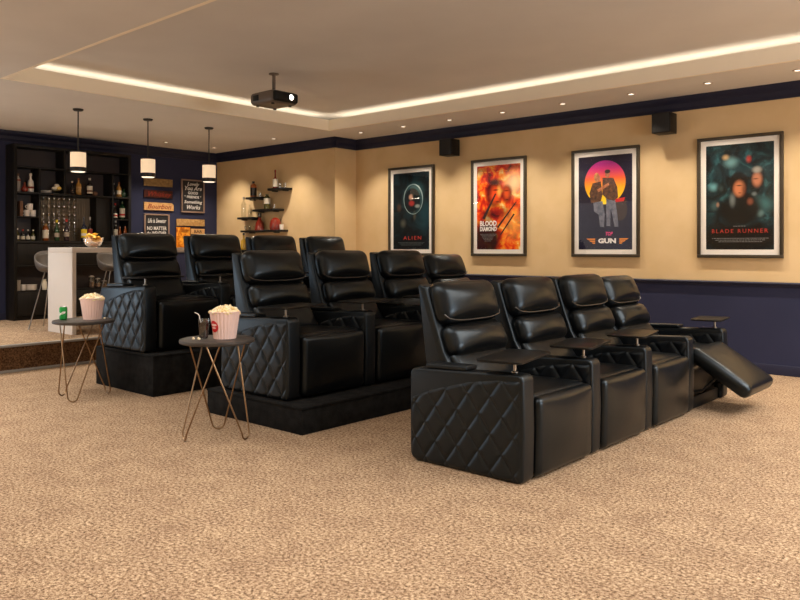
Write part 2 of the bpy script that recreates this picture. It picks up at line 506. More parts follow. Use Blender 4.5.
def tray(root, y, ang, ext=0.42, dep=0.28):
    """swivel tray: rounded panel on a short steel post on the armrest"""
    px, pz = -0.085, 0.607
    h, w = dep / 2, ext
    poly = []
    for cx, cy, r, a0 in ((h - 0.03, w - 0.03, 0.03, 0), (-h + 0.06, w - 0.06, 0.06, 90), (-h + 0.05, -0.06, 0.05, 180), (h - 0.03, -0.08, 0.03, 270)):
        poly += [(cx + r * math.cos(D(a0 + 90 * i / 5)), cy + r * math.sin(D(a0 + 90 * i / 5))) for i in range(6)]
    t = MB().prism(poly, 0.0, 0.013, 'z', 0.003, 2, Matrix.Translation((px, y, 0.668)) @ Matrix.Rotation(D(ang), 4, 'Z') @ Matrix.Translation((-0.06, -0.005, 0)))
    t = t.build('tray_table', M['plastic'], root)
    t['label'] = 'thin black swivel tray'
    p = MB().lathe([(0.020, 0), (0.020, 0.006), (0.009, 0.010), (0.009, 0.062)], px, y, pz, 14)
    p.build('tray_post', M['steel'], t)['label'] = 'short steel post'

def backfront(z):
    pts = [(0.30, -0.50), (0.48, -0.52), (0.63, -0.635), (0.81, -0.70), (1.06, -0.79)]
    for (z0, x0), (z1, x1) in zip(pts, pts[1:]):
        if z <= z1: return x0 + (x1 - x0) * (z - z0) / (z1 - z0)
    return pts[-1][1]

def make_recliner(reclined=False, tilt=0.0):
    root = bpy.data.objects.new('theater_recliner', None); C.objects.link(root)
    root.empty_display_size = 0.1
    hw = 0.322
    TL = Matrix.Translation((-0.50, 0, 0.33)) @ Matrix.Rotation(D(-tilt), 4, 'Y') @ Matrix.Translation((0.50, 0, -0.33))
    # plinth under the seat
    MB().box(-0.74, -0.03, -hw, hw, 0.0, 0.10, 0.01).build('base', M['mech'], root)
    # back shell with side bolsters
    poly = [(-0.70, 0.12), (-0.775, 0.45), (-0.80, 0.60), (-0.862, 1.055)] + arc(-0.847, 1.058, 0.016, 170, 60, 4) + [(-0.795, 1.060), (-0.715, 0.82), (-0.655, 0.66), (-0.560, 0.50), (-0.50, 0.35), (-0.50, 0.12)]
    MB().prism(poly, -0.326, 0.324, 'y', 0.014, 3, TL).build('backrest', M['leather2'], root)
    # lower back pad
    MB().cushion((0.05, 0.29, 0.13), 0.04, (0.02, 0, 0), 6, TL @ Matrix.Translation((-0.575, 0, 0.535)) @ Matrix.Rotation(D(-36), 4, 'Y')).build('lower_back_cushion', M['leather'], root)
    # lumbar roll
    lum = MB().cushion((0.068, 0.300, 0.105), 0.064, (0.040, 0.0, 0.004), 9, TL @ Matrix.Translation((-0.650, 0, 0.722)) @ Matrix.Rotation(D(-24), 4, 'Y')).build('lumbar_cushion', M['leather'], root)
    # head pillow
    mt = TL @ Matrix.Translation((-0.737, 0, 0.952)) @ Matrix.Rotation(D(-17), 4, 'Y')
    hd = MB().cushion((0.080, 0.306, 0.140), 0.074, (0.046, 0.003, 0.004), 10, mt).build('headrest', M['leather'], root)
    pts = []
    for y in [-0.275 + 0.55 * i / 10 for i in range(11)]:
        e = 0.02 * (abs(y) / 0.275) ** 4
        pts.append(mt @ Vector((0.062, y, -0.128 + e)))
    pts = [mt @ Vector((0.052, -0.303, -0.08))] + pts + [mt @ Vector((0.052, 0.303, -0.08))]
    MB().tube(pts, 0.0045, 6).build('piping', M['piping'], hd)
    pts = [mt @ Vector((-0.0, y, 0.146)) for y in [-0.29 + 0.58 * i / 8 for i in range(9)]]
    # seat
    def drop(p, u):
        return (p[0], p[1], p[2])
    MB().cushion((0.30, 0.322, 0.085), 0.045, (0, 0, 0.022), 8, Matrix.Translation((-0.315, 0, 0.385)) @ Matrix.Rotation(D(-1.5), 4, 'Y')).build('seat_cushion', M['leather'], root)
    if not reclined:
        MB().cushion((0.045, 0.322, 0.224), 0.038, (0.026, 0, 0), 8, Matrix.Translation((-0.018, 0, 0.238)) @ Matrix.Rotation(D(1), 4, 'Y')).build('footrest', M['leather'], root)
    else:
        MB().cushion((0.275, 0.322, 0.060), 0.05, (0, 0, 0.022), 8, Matrix.Translation((0.180, 0, 0.325)) @ Matrix.Rotation(D(32.5), 4, 'Y')).build('footrest', M['leather'], root)
        for sy in (-1, 1):
            MB().tube([(-0.14, sy * 0.25, 0.12), (0.04, sy * 0.25, 0.16), (0.16, sy * 0.25, 0.285)], 0.012, 8).build('support_arm', M['mech'], root)
        MB().box(-0.10, -0.06, -0.32, 0.32, 0.07, 0.36, 0.01).build('mechanism_panel', M['mech'], root)
    return root

proto = make_recliner(False)
proto_re = make_recliner(True, 7.0)
proto_tilt = make_recliner(False, 8.0)
arm_proto = None
rows = [('front', 0.0 - 2.235, 0.0), ('middle', -4.21, 0.195), ('back', -6.17, 0.365)]
Y0 = 3.543 + 0.466
where = {
 'front': ['front row recliner nearest the camera, its quilted side panel standing on the carpet',
           'front row recliner second from the camera, closed footrest',
           'front row recliner third from the camera, beside the reclined one',
           'front row recliner nearest the poster wall, with its footrest raised'],
 'middle': ['middle row recliner on the low platform, beside the table with the cola',
            'middle row recliner on the low platform, second from the cola table',
            'middle row recliner on the low platform, third from the cola table',
            'middle row recliner on the low platform, nearest the poster wall'],
 'back': ['back row recliner on the tall platform, beside the table with the green can',
          'back row recliner on the tall platform, second from the green can table',
          'back row recliner on the tall platform, third from the green can table',
          'back row recliner on the tall platform, farthest from the bar counter'],
}
first_arm = {}
used = False
for name, xr, zr in rows:
    for k in range(4):
        if name == 'front' and k == 3:
            r = proto_re
        elif name == 'middle' and k == 3:
            r = proto_tilt
        elif not used:
            r = proto; used = True
        else:
            r = bpy.data.objects.new('theater_recliner', None); C.objects.link(r); r.empty_display_size = 0.1
            for ch in proto_parts:
                copy_tree(ch, r)
        if r is proto:
            proto_parts = list(r.children)
        r.location = (xr, Y0 + PITCH * k, zr)
        tag(r, 'black leather ' + where[name][k], 'recliner', 'theater recliners in the ' + name + ' row')
for r in [o for o in list(C.objects) if o.name.startswith('theater_recliner')]:
    k = round((r.location.y - Y0) / PITCH)
    row = [n for n, x, z in rows if abs(x - r.location.x) < 0.01][0]
    if not first_arm:
        first_arm['a'] = add_arm(r, AY)
    else:
        copy_tree(first_arm['a'], r)
    if k == 3:
        a = copy_tree(first_arm['a'], r); a.location = (0, AY + PITCH, 0)
    # trays
    if not (row == 'front' and k == 3):
        if 't' not in first_arm:
            tray(r, AY + AW / 2, 12); first_arm['t'] = [c for c in r.children if c.name.startswith('tray_table')][0]
        else:
            t = copy_tree(first_arm['t'], r)
    else:
        tray(r, AY + PITCH + AW / 2, 8, 0.32, 0.26)

# platforms under the two raised rows
def platform(x0, x1, z, label, y=3.49):
    t = thing('seating_platform', label, 'platform', ((x0 + x1) / 2, y, 0))
    hx = (x1 - x0) / 2
    MB().box(-hx, hx, 0, 3.52, 0, z - 0.022, 0.006).build('riser_box', M['suede'], t)
    MB().box(-hx - 0.004, hx + 0.004, -0.004, 3.524, z - 0.022, z - 0.001, 0.006).build('top_deck', M['suede'], t)
platform(-5.12, -3.985, 0.195, 'low charcoal carpeted platform under the middle row of recliners')
platform(-7.03, -5.995, 0.365, 'tall charcoal carpeted platform under the back row of recliners', 3.53)

# ------------------------------------------------------------------ side tables
def side_table(loc, feet_deg, label):
    t = thing('side_table', label, 'side table', loc, 0, 'round side tables by the seats')
    MB().lathe([(0.0, 0.652), (0.238, 0.652), (0.253, 0.658), (0.256, 0.667), (0.254, 0.678), (0.248, 0.681), (0, 0.681)], seg=48).build('table_top', M['ttop'], t)
    for fd in feet_deg:
        a = D(fd)
        f = Vector((math.cos(a), math.sin(a), 0)); tg = Vector((-math.sin(a), math.cos(a), 0))
        bot = f * 0.225
        def top(da):
            b = a + D(da)
            return Vector((math.cos(b) * 0.195, math.sin(b) * 0.195, 0.652))
        tL, tR = top(-78), top(78)
        bl = bot - tg * 0.045 + Vector((0, 0, 0.05)); br = bot + tg * 0.045 + Vector((0, 0, 0.05))
        pts = [tL, tL.lerp(bl, 0.5), bl]
        for i in range(1, 8):
            g = PI * i / 8
            pts.append(bot - tg * 0.045 * math.cos(g) + Vector((0, 0, 0.05 - 0.044 * math.sin(g))))
        pts += [br, tR.lerp(br, 0.5), tR]
        MB().tube(pts, 0.0055, 8).build('leg', M['brass'], t)
    return t
T1 = Vector((-6.455, 3.13, 0)); T2 = Vector((-4.40, 3.08, 0))
side_table(T1, (-48, 92, 205), 'round dark side table with bronze hairpin legs holding the green can')
side_table(T2, (-108, 22, 143), 'round dark side table with bronze hairpin legs holding the glass of cola')
RV = Vector((0.75, 0.661, 0)); FV = Vector((-0.661, 0.75, 0))   # a right / away direction used to lay things out on the tables
ZTAB = 0.681

def popcorn_bucket(pos, label, emblem, hgt=0.185):
    t = thing('popcorn_bucket', label, 'popcorn bucket', pos)
    seg = 96; vs = []; fs = []
    prof = [(0.074, 0.0), (0.080, 0.04), (0.0875, 0.09), (0.095, 0.14), (0.101, hgt)]
    n = len(prof)
    for i in range(seg):
        a = 2 * PI * i / seg
        rib = 0.0022 * (1 if (i // 2) % 2 else -1)
        for r, z in prof:
            vs.append(((r + rib) * math.cos(a), (r + rib) * math.sin(a), z))
    for i in range(seg):
        j = (i + 1) % seg
        for k in range(n - 1):
            fs.append((i * n + k, j * n + k, j * n + k + 1, i * n + k + 1))
    fs.append(tuple(i * n for i in range(seg))[::-1])
    MB().add(vs, fs).build('paper_bucket', M['paper'], t)
    MB().tube([(0.102 * math.cos(2 * PI * i / 48), 0.102 * math.sin(2 * PI * i / 48), hgt) for i in range(48)], 0.003, 6, True).build('rim', M['paper'], t)
    if emblem is not None:
        # red disc wrapped on the bucket side, with a pale band and a darker mark
        def wrap(rad, dr, zc, sq=1.0):
            mb = MB(); vs = []; fs = []
            rings, sg = 5, 32
            for ri in range(rings + 1):
                for q in range(sg):
                    b = 2 * PI * q / sg
                    dx = rad * ri / rings * math.cos(b); dz = rad * sq * ri / rings * math.sin(b)
                    R = 0.074 + (0.101 - 0.074) * (zc + dz) / hgt + dr
                    A = emblem + dx / R
                    vs.append((R * math.cos(A), R * math.sin(A), zc + dz))
            for ri in range(rings):
                for q in range(sg):
                    w = (q + 1) % sg
                    fs.append((ri * sg + q, ri * sg + w, (ri + 1) * sg + w, (ri + 1) * sg + q))
            return mb.add(vs, fs)
        e = wrap(0.040, 0.0035, 0.088).build('emblem', M['red'], t)
        e['label'] = 'round red emblem'
        wrap(0.030, 0.0045, 0.098, 0.28).build('emblem_band', M['paper'], e)
        wrap(0.022, 0.0045, 0.078, 0.30).build('emblem_mark', M['paper'], e)
    rng = random.Random(int(abs(pos[0]) * 100))
    mb = MB()
    for i in range(150):
        r = 0.094 * math.sqrt(rng.random()); a = rng.random() * 2 * PI
        z = hgt - 0.012 + 0.052 * (1 - (r / 0.1) ** 2) * (0.25 + 0.75 * rng.random())
        for q in range(3):
            bm = bmesh.new(); bmesh.ops.create_icosphere(bm, subdivisions=1, radius=0.0085 + 0.005 * rng.random())
            mb.from_bm(bm, Matrix.Translation((r * math.cos(a) + rng.uniform(-.008, .008), r * math.sin(a) + rng.uniform(-.008, .008), z + rng.uniform(-.004, .006))))
    p = mb.build('popcorn', M['popcorn'], None, pos)
    tag(p, 'white popcorn heaped in the ' + ('bucket with the red emblem' if emblem is not None else 'pink bucket beside the green can'), 'popcorn', None, 'stuff')

popcorn_bucket(tuple(T1 + RV * 0.052 + FV * 0.06 + Vector((0, 0, ZTAB))), 'pink ribbed popcorn bucket beside the green can on the far side table', None)
popcorn_bucket(tuple(T2 + RV * 0.048 + FV * 0.02 + Vector((0, 0, ZTAB))), 'pale ribbed popcorn bucket with a red emblem beside the glass of cola', D(-90))

def kernel(pos, label, i):
    mb = MB(); rng = random.Random(i)
    for q in range(4):
        bm = bmesh.new(); bmesh.ops.create_icosphere(bm, subdivisions=1, radius=0.008)
        mb.from_bm(bm, Matrix.Translation((rng.uniform(-.006, .006), rng.uniform(-.006, .006), 0.008 + rng.uniform(0, .004))))
    tag(mb.build('popcorn_piece', M['popcorn'], None, pos), label, 'popcorn')
kernel(tuple(T2 + RV * -0.145 + FV * -0.075 + Vector((0, 0, ZTAB))), 'loose popcorn piece on the near table edge, left of the other piece', 1)
kernel(tuple(T2 + RV * -0.108 + FV * -0.085 + Vector((0, 0, ZTAB))), 'loose popcorn piece lying in front of the glass of cola', 2)
kernel(tuple(T1 + RV * 0.165 + FV * 0.04 + Vector((0, 0, ZTAB))), 'loose popcorn piece right of the pink bucket on the far table', 3)

# soda can
cp = T1 + RV * -0.170 + FV * -0.02 + Vector((0, 0, ZTAB))
can = thing('soda_can', 'green soda can with white lettering on the far side table', 'can', tuple(cp))
MB().lathe([(0.025, 0), (0.033, 0.008), (0.0335, 0.100), (0.027, 0.114)], seg=28).build('can_body', M['canGreen'], can)
MB().lathe([(0.025, 0.112), (0.0275, 0.114), (0.0265, 0.117), (0.024, 0.113), (0, 0.113)], seg=28, close=False).build('can_lid', M['alu'], can)
tx = text_mb('Sprite', 0.034, 0.062, shear=0.25, extrude=0, bold=0.0012)
ang0 = math.atan2(-FV.y, -FV.x)
vs = []
for x, y, z in tx.v:
    xx = x; yy = y + x * 0.35
    A = ang0 + xx / 0.034
    vs.append((0.0342 * math.cos(A), 0.0342 * math.sin(A), 0.060 + yy))
MB().add(vs, tx.f).build('can_lettering', M['white_ink'], can)['label'] = 'slanted white lettering'

# glass of cola with a straw
gp = T2 + RV * -0.092 + FV * -0.005 + Vector((0, 0, ZTAB))
g = thing('drinking_glass', 'tall clear glass of dark cola beside the popcorn on the near table', 'glass', tuple(gp))
MB().lathe([(0.030, 0.0), (0.034, 0.05), (0.038, 0.138), (0.0365, 0.138), (0.0325, 0.05), (0.029, 0.006), (0, 0.006)], seg=28).build('glass_body', M['glass'], g)
MB().lathe([(0.0, 0.007), (0.029, 0.007), (0.0322, 0.05), (0.0355, 0.112), (0, 0.112)], seg=28).build('cola', M['cola'], g)
st = MB().tube([(0.018, 0.0, 0.012), (-0.028 * 0.75, -0.028 * 0.66, 0.140), (-0.030 * 0.75, -0.030 * 0.66, 0.158), (-0.042 * 0.75, -0.042 * 0.66, 0.172), (-0.062 * 0.75, -0.062 * 0.66, 0.180)], 0.0032, 8)
tag(st.build('drinking_straw', M['white_ink'], None, tuple(gp)), 'white bent straw standing in the glass of cola', 'straw')

# ------------------------------------------------------------------ framed posters
def quad_uv(name, w, h, mat, parent, loc):
    me = bpy.data.meshes.new(name)
    me.from_pydata([(-w / 2, 0, 0), (w / 2, 0, 0), (w / 2, 0, h), (-w / 2, 0, h)], [], [(0, 1, 2, 3)])
    uv = me.uv_layers.new(name='UVMap')
    for i, c in enumerate(((0, 0), (1, 0), (1, 1), (0, 1))): uv.data[i].uv = c
    me.materials.append(mat)
    o = bpy.data.objects.new(name, me); C.objects.link(o); o.parent = parent; o.location = loc
    return o

def art(name, base_ramp, noise_scale, blobs, distortion=1.0, base_mix=1.0, stretch=(1, 1.6, 1), detail=5.0):
    """print surface: a noise ramp plus soft coloured ellipses in the sheet's own uv: (u, v, ru, rv, colour, strength, hardness)"""
    m = bpy.data.materials.new(name); m.use_nodes = True
    nt = m.node_tree; L = nt.links.new
    p = nt.nodes['Principled BSDF']; p.inputs['Roughness'].default_value = 0.6; p.inputs['Specular IOR Level'].default_value = 0.2
    tc = nd(nt, 'ShaderNodeTexCoord')
    mp = nd(nt, 'ShaderNodeMapping'); mp.inputs['Scale'].default_value = stretch
    L(tc.outputs['UV'], mp.inputs['Vector'])
    n = nd(nt, 'ShaderNodeTexNoise', Scale=noise_scale, Detail=detail, Distortion=distortion)
    L(mp.outputs[0], n.inputs['Vector'])
    r = nd(nt, 'ShaderNodeValToRGB')
    e = r.color_ramp.elements
    e[0].position, e[0].color = base_ramp[0][0], rgba(base_ramp[0][1])
    e[1].position, e[1].color = base_ramp[-1][0], rgba(base_ramp[-1][1])
    for pos, c in base_ramp[1:-1]:
        q = e.new(pos); q.color = rgba(c)
    L(n.outputs['Fac'], r.inputs['Fac'])
    col = r.outputs['Color']
    for (u, v, ru, rv, c, s, hard) in blobs:
        sub = nd(nt, 'ShaderNodeMapping')
        sub.inputs['Location'].default_value = (-u / ru, -v / rv, 0)
        sub.inputs['Scale'].default_value = (1 / ru, 1 / rv, 0)
        L(tc.outputs['UV'], sub.inputs['Vector'])
        ln = nd(nt, 'ShaderNodeVectorMath', _operation='LENGTH'); L(sub.outputs[0], ln.inputs[0])
        mr = nd(nt, 'ShaderNodeMapRange'); mr.interpolation_type = 'SMOOTHSTEP'
        mr.inputs['From Min'].default_value = 1.0; mr.inputs['From Max'].default_value = hard
        mr.inputs['To Min'].default_value = 0.0; mr.inputs['To Max'].default_value = s
        L(ln.outputs['Value'], mr.inputs['Value'])
        mx = nd(nt, 'ShaderNodeMixRGB'); mx.inputs[2].default_value = rgba(c)
        L(mr.outputs[0], mx.inputs[0]); L(col, mx.inputs[1])
        col = mx.outputs[0]
    L(col, p.inputs['Base Color'])
    return m, nt, tc, p

PW, PH = 0.872, 1.305
SW, SH = 0.690, 1.125     # printed sheet
def poster(xc, label, mat):
    t = thing('framed_poster', label, 'poster', (xc, YR, 1.205), 0, 'framed film posters on the tan wall')
    mb = MB(); fw = 0.034
    for b in ((-PW / 2, PW / 2, 0, fw), (-PW / 2, PW / 2, PH - fw, PH)):
        mb.box(b[0], b[1], -0.040, -0.002, b[2], b[3], 0.004)
    for x0, x1 in ((-PW / 2, -PW / 2 + fw), (PW / 2 - fw, PW / 2)):
        mb.box(x0, x1, -0.040, -0.002, fw, PH - fw, 0.004)
    mb.build('frame', M['frame'], t)
    MB().box(-PW / 2 + 0.02, PW / 2 - 0.02, -0.016, -0.004, 0.02, PH - 0.02).build('mat_board', M['mat'], t, smooth=False)
    s = quad_uv('printed_sheet', SW, SH, mat, t, (0, -0.0175, (PH - SH) / 2))
    pane = quad_uv('glass_pane', PW - 2 * fw, PH - 2 * fw, M['pane'], t, (0, -0.033, fw))
    return t, s

def flat_text(txt, size, width, x, z, mat, parent, name='title_lettering', y=-0.001, shear=0.0, bold=0.0, spacing=1.0):
    mb = text_mb(txt, size, width, shear=shear, bold=bold, extrude=0.0004, spacing=spacing)
    o = mb.build(name, mat, parent, (x, y, z), (PI / 2, 0, 0), smooth=False)
    return o

def ell(mb, cx, cz, rx, rz, y=-0.0008, n=28, rot=0.0):
    vs = [(cx, y, cz)]
    for i in range(n):
        a = 2 * PI * i / n
        dx, dz = rx * math.cos(a), rz * math.sin(a)
        vs.append((cx + dx * math.cos(rot) - dz * math.sin(rot), y, cz + dx * math.sin(rot) + dz * math.cos(rot)))
    mb.add(vs, [(0, 1 + i, 1 + (i + 1) % n) for i in range(n)])
    return mb

def poly2(mb, pts, y=-0.0008):
    mb.add([(p[0], y, p[1]) for p in pts], [tuple(range(len(pts)))])
    return mb

def credit_lines(parent, z0, rows_, w, mat, rng, x0=0.0):
    mb = MB()
    for r in range(rows_):
        z = z0 - r * 0.018
        x = -w / 2 * (1 - 0.12 * r)
        while x < w / 2 * (1 - 0.12 * r):
            ww = rng.uniform(0.008, 0.03)
            mb.box(x0 + x, x0 + x + ww, -0.0014, -0.0004, z, z + 0.007)
            x += ww + 0.007
    mb.build('credit_lines', mat, parent, smooth=False)

rng = random.Random(5)
teal0, teal1, teal2 = srgb(5, 9, 12), srgb(12, 32, 38), srgb(40, 92, 98)
# 1: dark teal sheet with a pale glowing ring
m1, *_ = art('teal_ring_print', [(0.40, srgb(4, 8, 10)), (0.62, srgb(14, 38, 44)), (0.82, srgb(34, 74, 80))], 3.0,
    [(0.56, 0.66, 0.36, 0.24, srgb(70, 110, 116), 0.55, 0.35), (0.64, 0.76, 0.30, 0.16, srgb(60, 120, 126), 0.45, 0.0), (0.88, 0.42, 0.3, 0.3, srgb(26, 66, 76), 0.6, 0.0), (0.28, 0.34, 0.12, 0.08, srgb(110, 110, 96), 0.5, 0.0),
     (0.16, 0.55, 0.10, 0.08, srgb(110, 70, 40), 0.4, 0.0), (0.5, 0.08, 0.7, 0.14, srgb(3, 5, 8), 0.9, 0.3),
     (0.54, 0.64, 0.25, 0.175, srgb(6, 10, 14), 0.95, 0.8), (0.50, 0.68, 0.08, 0.05, srgb(196, 150, 124), 0.9, 0.2),
     (0.52, 0.60, 0.11, 0.05, srgb(150, 40, 36), 0.9, 0.3), (0.68, 0.56, 0.10, 0.035, srgb(150, 156, 150), 0.8, 0.2), (0.60, 0.44, 0.06, 0.09, srgb(120, 110, 84), 0.35, 0.0)])
t, s = poster(-7.203, 'framed dark teal film poster with a pale oval ring, farthest from the camera', m1)
mb = MB(); vs = []; n = 48
for i in range(n):
    a = 2 * PI * i / n
    w = 0.007 + 0.012 * max(0, math.cos(a - 0.6)) ** 2
    for k in (0, 1):
        rx, rz = (0.185 - (w if k else 0)), (0.222 - (w if k else 0))
        vs.append((0.045 + rx * math.cos(a), -0.0008, 0.735 + rz * math.sin(a)))
fs = [(2 * i, 2 * ((i + 1) % n), 2 * ((i + 1) % n) + 1, 2 * i + 1) for i in range(n)]
MB().add(vs, fs).build('ring_artwork', pmat('pale_ring_ink', srgb(190, 210, 208), 0.6, noise=(5, srgb(80, 112, 116), 3)), s)
flat_text('ALIEN', 0.075, 0.34, 0.03, 0.165, M['titlered'], s, bold=0.0, spacing=1.4)
credit_lines(s, 0.095, 3, 0.50, pmat('dim_ink', srgb(70, 84, 84), 0.7), rng)

# 2: fiery sheet with two plain head shapes
m2, *_ = art('fire_print', [(0.28, srgb(60, 8, 4)), (0.40, srgb(196, 24, 6)), (0.50, srgb(244, 74, 10)), (0.60, srgb(255, 160, 40)), (0.70, srgb(255, 236, 170))], 5.5,
    [(0.86, 0.78, 0.34, 0.24, srgb(255, 226, 170), 0.85, 0.0), (0.85, 0.30, 0.42, 0.30, srgb(255, 190, 90), 0.6, 0.0),
     (0.05, 0.95, 0.5, 0.10, srgb(40, 6, 4), 0.7, 0.0), (0.95, 0.97, 0.5, 0.06, srgb(60, 8, 4), 0.7, 0.0),
     (0.40, 0.66, 0.24, 0.21, srgb(70, 8, 6), 0.85, 0.55), (0.44, 0.65, 0.17, 0.15, srgb(244, 84, 24), 0.85, 0.3), (0.52, 0.69, 0.08, 0.10, srgb(255, 190, 90), 0.8, 0.1),
     (0.42, 0.80, 0.22, 0.06, srgb(30, 4, 4), 0.85, 0.2), (0.44, 0.705, 0.10, 0.018, srgb(30, 4, 2), 0.85, 0.1), (0.48, 0.565, 0.08, 0.014, srgb(60, 6, 2), 0.8, 0.1),
     (0.70, 0.65, 0.15, 0.14, srgb(110, 16, 8), 0.9, 0.5), (0.69, 0.66, 0.10, 0.10, srgb(230, 90, 34), 0.85, 0.2), (0.69, 0.69, 0.09, 0.014, srgb(50, 6, 2), 0.8, 0.1),
     (0.70, 0.585, 0.05, 0.012, srgb(60, 8, 2), 0.8, 0.1), (0.60, 0.44, 0.28, 0.12, srgb(50, 6, 4), 0.6, 0.0),
     (0.22, 0.12, 0.42, 0.30, srgb(20, 12, 12), 0.96, 0.5), (0.30, 0.42, 0.30, 0.10, srgb(70, 8, 6), 0.75, 0.2)], 0.5)
t, s = poster(-5.672, 'framed fiery red and orange film poster with white block title', m2)
mb = MB()
poly2(mb, [(-0.02, 0.30), (0.0, 0.28), (0.29, 0.62), (0.27, 0.62)]); poly2(mb, [(0.03, 0.20), (0.045, 0.19), (0.26, 0.46), (0.24, 0.47)]); poly2(mb, [(-0.26, 0.42), (-0.22, 0.40), (-0.03, 0.74), (-0.05, 0.75)])
mb.build('dark_streak_artwork', pmat('char_ink', srgb(48, 8, 6), 0.7), s, smooth=False)
flat_text('BLOOD', 0.095, 0.27, -0.16, 0.345, M['white_ink'], s, bold=0.003)
flat_text('DIAMOND', 0.080, 0.27, -0.16, 0.272, M['white_ink'], s, bold=0.003)
credit_lines(s, 0.20, 6, 0.24, M['grey_ink'], rng, -0.17)
mb = MB()
for i in range(9): mb.box(-0.29 + i * 0.066, -0.25 + i * 0.066, -0.0014, -0.0004, 1.035 + 0.0 * i, 1.043)
mb.build('name_line', M['orange_ink'], s, smooth=False)

# 3: navy sheet, sunset disc, two plain standing figures
m3, nt, tc, p = art('sunset_print', [(0.3, srgb(20, 18, 40)), (0.7, srgb(30, 28, 54))], 2.0, [])
# disc: vertical magenta-to-yellow ramp masked by a circle in the sheet's uv
L = nt.links.new
sx = nd(nt, 'ShaderNodeSeparateXYZ'); L(tc.outputs['UV'], sx.inputs[0])
rr = nd(nt, 'ShaderNodeValToRGB'); e = rr.color_ramp.elements
e[0].position, e[0].color = 0.50, rgba(srgb(250, 214, 40)); e[1].position, e[1].color = 0.92, rgba(srgb(176, 40, 140))
for pos, c in ((0.66, srgb(248, 170, 30)), (0.76, srgb(238, 96, 50)), (0.85, srgb(214, 50, 120))):
    q = e.new(pos); q.color = rgba(c)
L(sx.outputs['Y'], rr.inputs['Fac'])
mp = nd(nt, 'ShaderNodeMapping'); mp.inputs['Location'].default_value = (-0.50 / 0.385, -0.715 / 0.236, 0); mp.inputs['Scale'].default_value = (1 / 0.385, 1 / 0.236, 0)
L(tc.outputs['UV'], mp.inputs['Vector'])
ln = nd(nt, 'ShaderNodeVectorMath', _operation='LENGTH'); L(mp.outputs[0], ln.inputs[0])
mr = nd(nt, 'ShaderNodeMapRange'); mr.inputs['From Min'].default_value = 1.0; mr.inputs['From Max'].default_value = 0.985
L(ln.outputs['Value'], mr.inputs['Value'])
old = p.inputs['Base Color'].links[0].from_socket
mx = nd(nt, 'ShaderNodeMixRGB'); L(mr.outputs[0], mx.inputs[0]); L(old, mx.inputs[1]); L(rr.outputs['Color'], mx.inputs[2]); L(mx.outputs[0], p.inputs['Base Color'])
t, s = poster(-4.144, 'framed navy film poster with a sunset disc and two standing figures', m3)
jk = pmat('jacket_ink', srgb(34, 24, 22), 0.7, noise=(30, srgb(110, 66, 40), 4)); jn = pmat('jean_ink', srgb(70, 74, 92), 0.7, noise=(20, srgb(120, 120, 132), 4)); sk = pmat('skin_ink', srgb(206, 132, 88), 0.7, noise=(30, srgb(150, 84, 54), 3)); hr = pmat('hair_ink', srgb(48, 28, 20), 0.7); bl = pmat('fair_hair_ink', srgb(216, 160, 84), 0.7, noise=(30, srgb(150, 90, 40), 3))
mb = MB()
poly2(mb, [(-0.03, 0.86), (0.11, 0.85), (0.16, 0.74), (0.17, 0.62), (0.12, 0.58), (0.03, 0.60), (-0.03, 0.66)], -0.0010)
poly2(mb, [(-0.16, 0.80), (-0.05, 0.82), (-0.03, 0.66), (-0.05, 0.58), (-0.18, 0.56), (-0.20, 0.68)], -0.0009)
mb.build('jackets_artwork', jk, s, smooth=False)
mb = MB()
poly2(mb, [(0.01, 0.61), (0.13, 0.60), (0.16, 0.42), (0.175, 0.27), (0.125, 0.27), (0.09, 0.44), (0.06, 0.50)], -0.0008)
poly2(mb, [(-0.15, 0.57), (-0.03, 0.58), (0.0, 0.42), (-0.01, 0.27), (-0.06, 0.27), (-0.08, 0.42), (-0.14, 0.46)], -0.0007)
poly2(mb, [(0.02, 0.60), (0.08, 0.60), (0.07, 0.28), (0.02, 0.28)], -0.0006)
mb.build('trousers_artwork', jn, s, smooth=False)
mb = MB(); ell(mb, 0.035, 0.90, 0.030, 0.042, -0.0012); ell(mb, -0.085, 0.855, 0.028, 0.040, -0.0012); poly2(mb, [(-0.10, 0.72), (0.05, 0.80), (0.06, 0.77), (-0.08, 0.69)], -0.0014)
mb.build('skin_artwork', sk, s, smooth=False)
mb = MB(); ell(mb, 0.035, 0.932, 0.036, 0.024, -0.0014); mb.build('dark_hair_artwork', hr, s, smooth=False)
mb = MB(); ell(mb, -0.105, 0.87, 0.035, 0.055, -0.0011); mb.build('fair_hair_artwork', bl, s, smooth=False)
mb = MB(); ell(mb, 0.20, 0.47, 0.085, 0.13, -0.0005); poly2(mb, [(0.10, 0.55), (0.26, 0.60), (0.29, 0.56), (0.12, 0.50)], -0.0006)
mb.build('dark_shape_artwork', hr, s, smooth=False)  # dark printed shape beside the figures
mb = MB(); poly2(mb, [(0.13, 0.60), (0.26, 0.615), (0.24, 0.57), (0.14, 0.56)], -0.0009); mb.build('red_artwork', M['red'], s, smooth=False)
flat_text('TOP', 0.060, 0.09, 0.05, 0.185, M['pink_ink'], s, shear=0.3, bold=0.002)
flat_text('GUN', 0.075, 0.23, 0.03, 0.100, M['white_ink'], s, bold=0.004)
mb = MB()
for sg in (-1, 1):
    for k in range(3):
        poly2(mb, [(0.03 + sg * 0.155, 0.132 - k * 0.024), (0.03 + sg * (0.27 - k * 0.035), 0.132 - k * 0.024), (0.03 + sg * (0.25 - k * 0.035), 0.115 - k * 0.024), (0.03 + sg * 0.155, 0.115 - k * 0.024)], -0.0009)
mb.build('wing_emblem', M['orange_ink'], s, smooth=False)

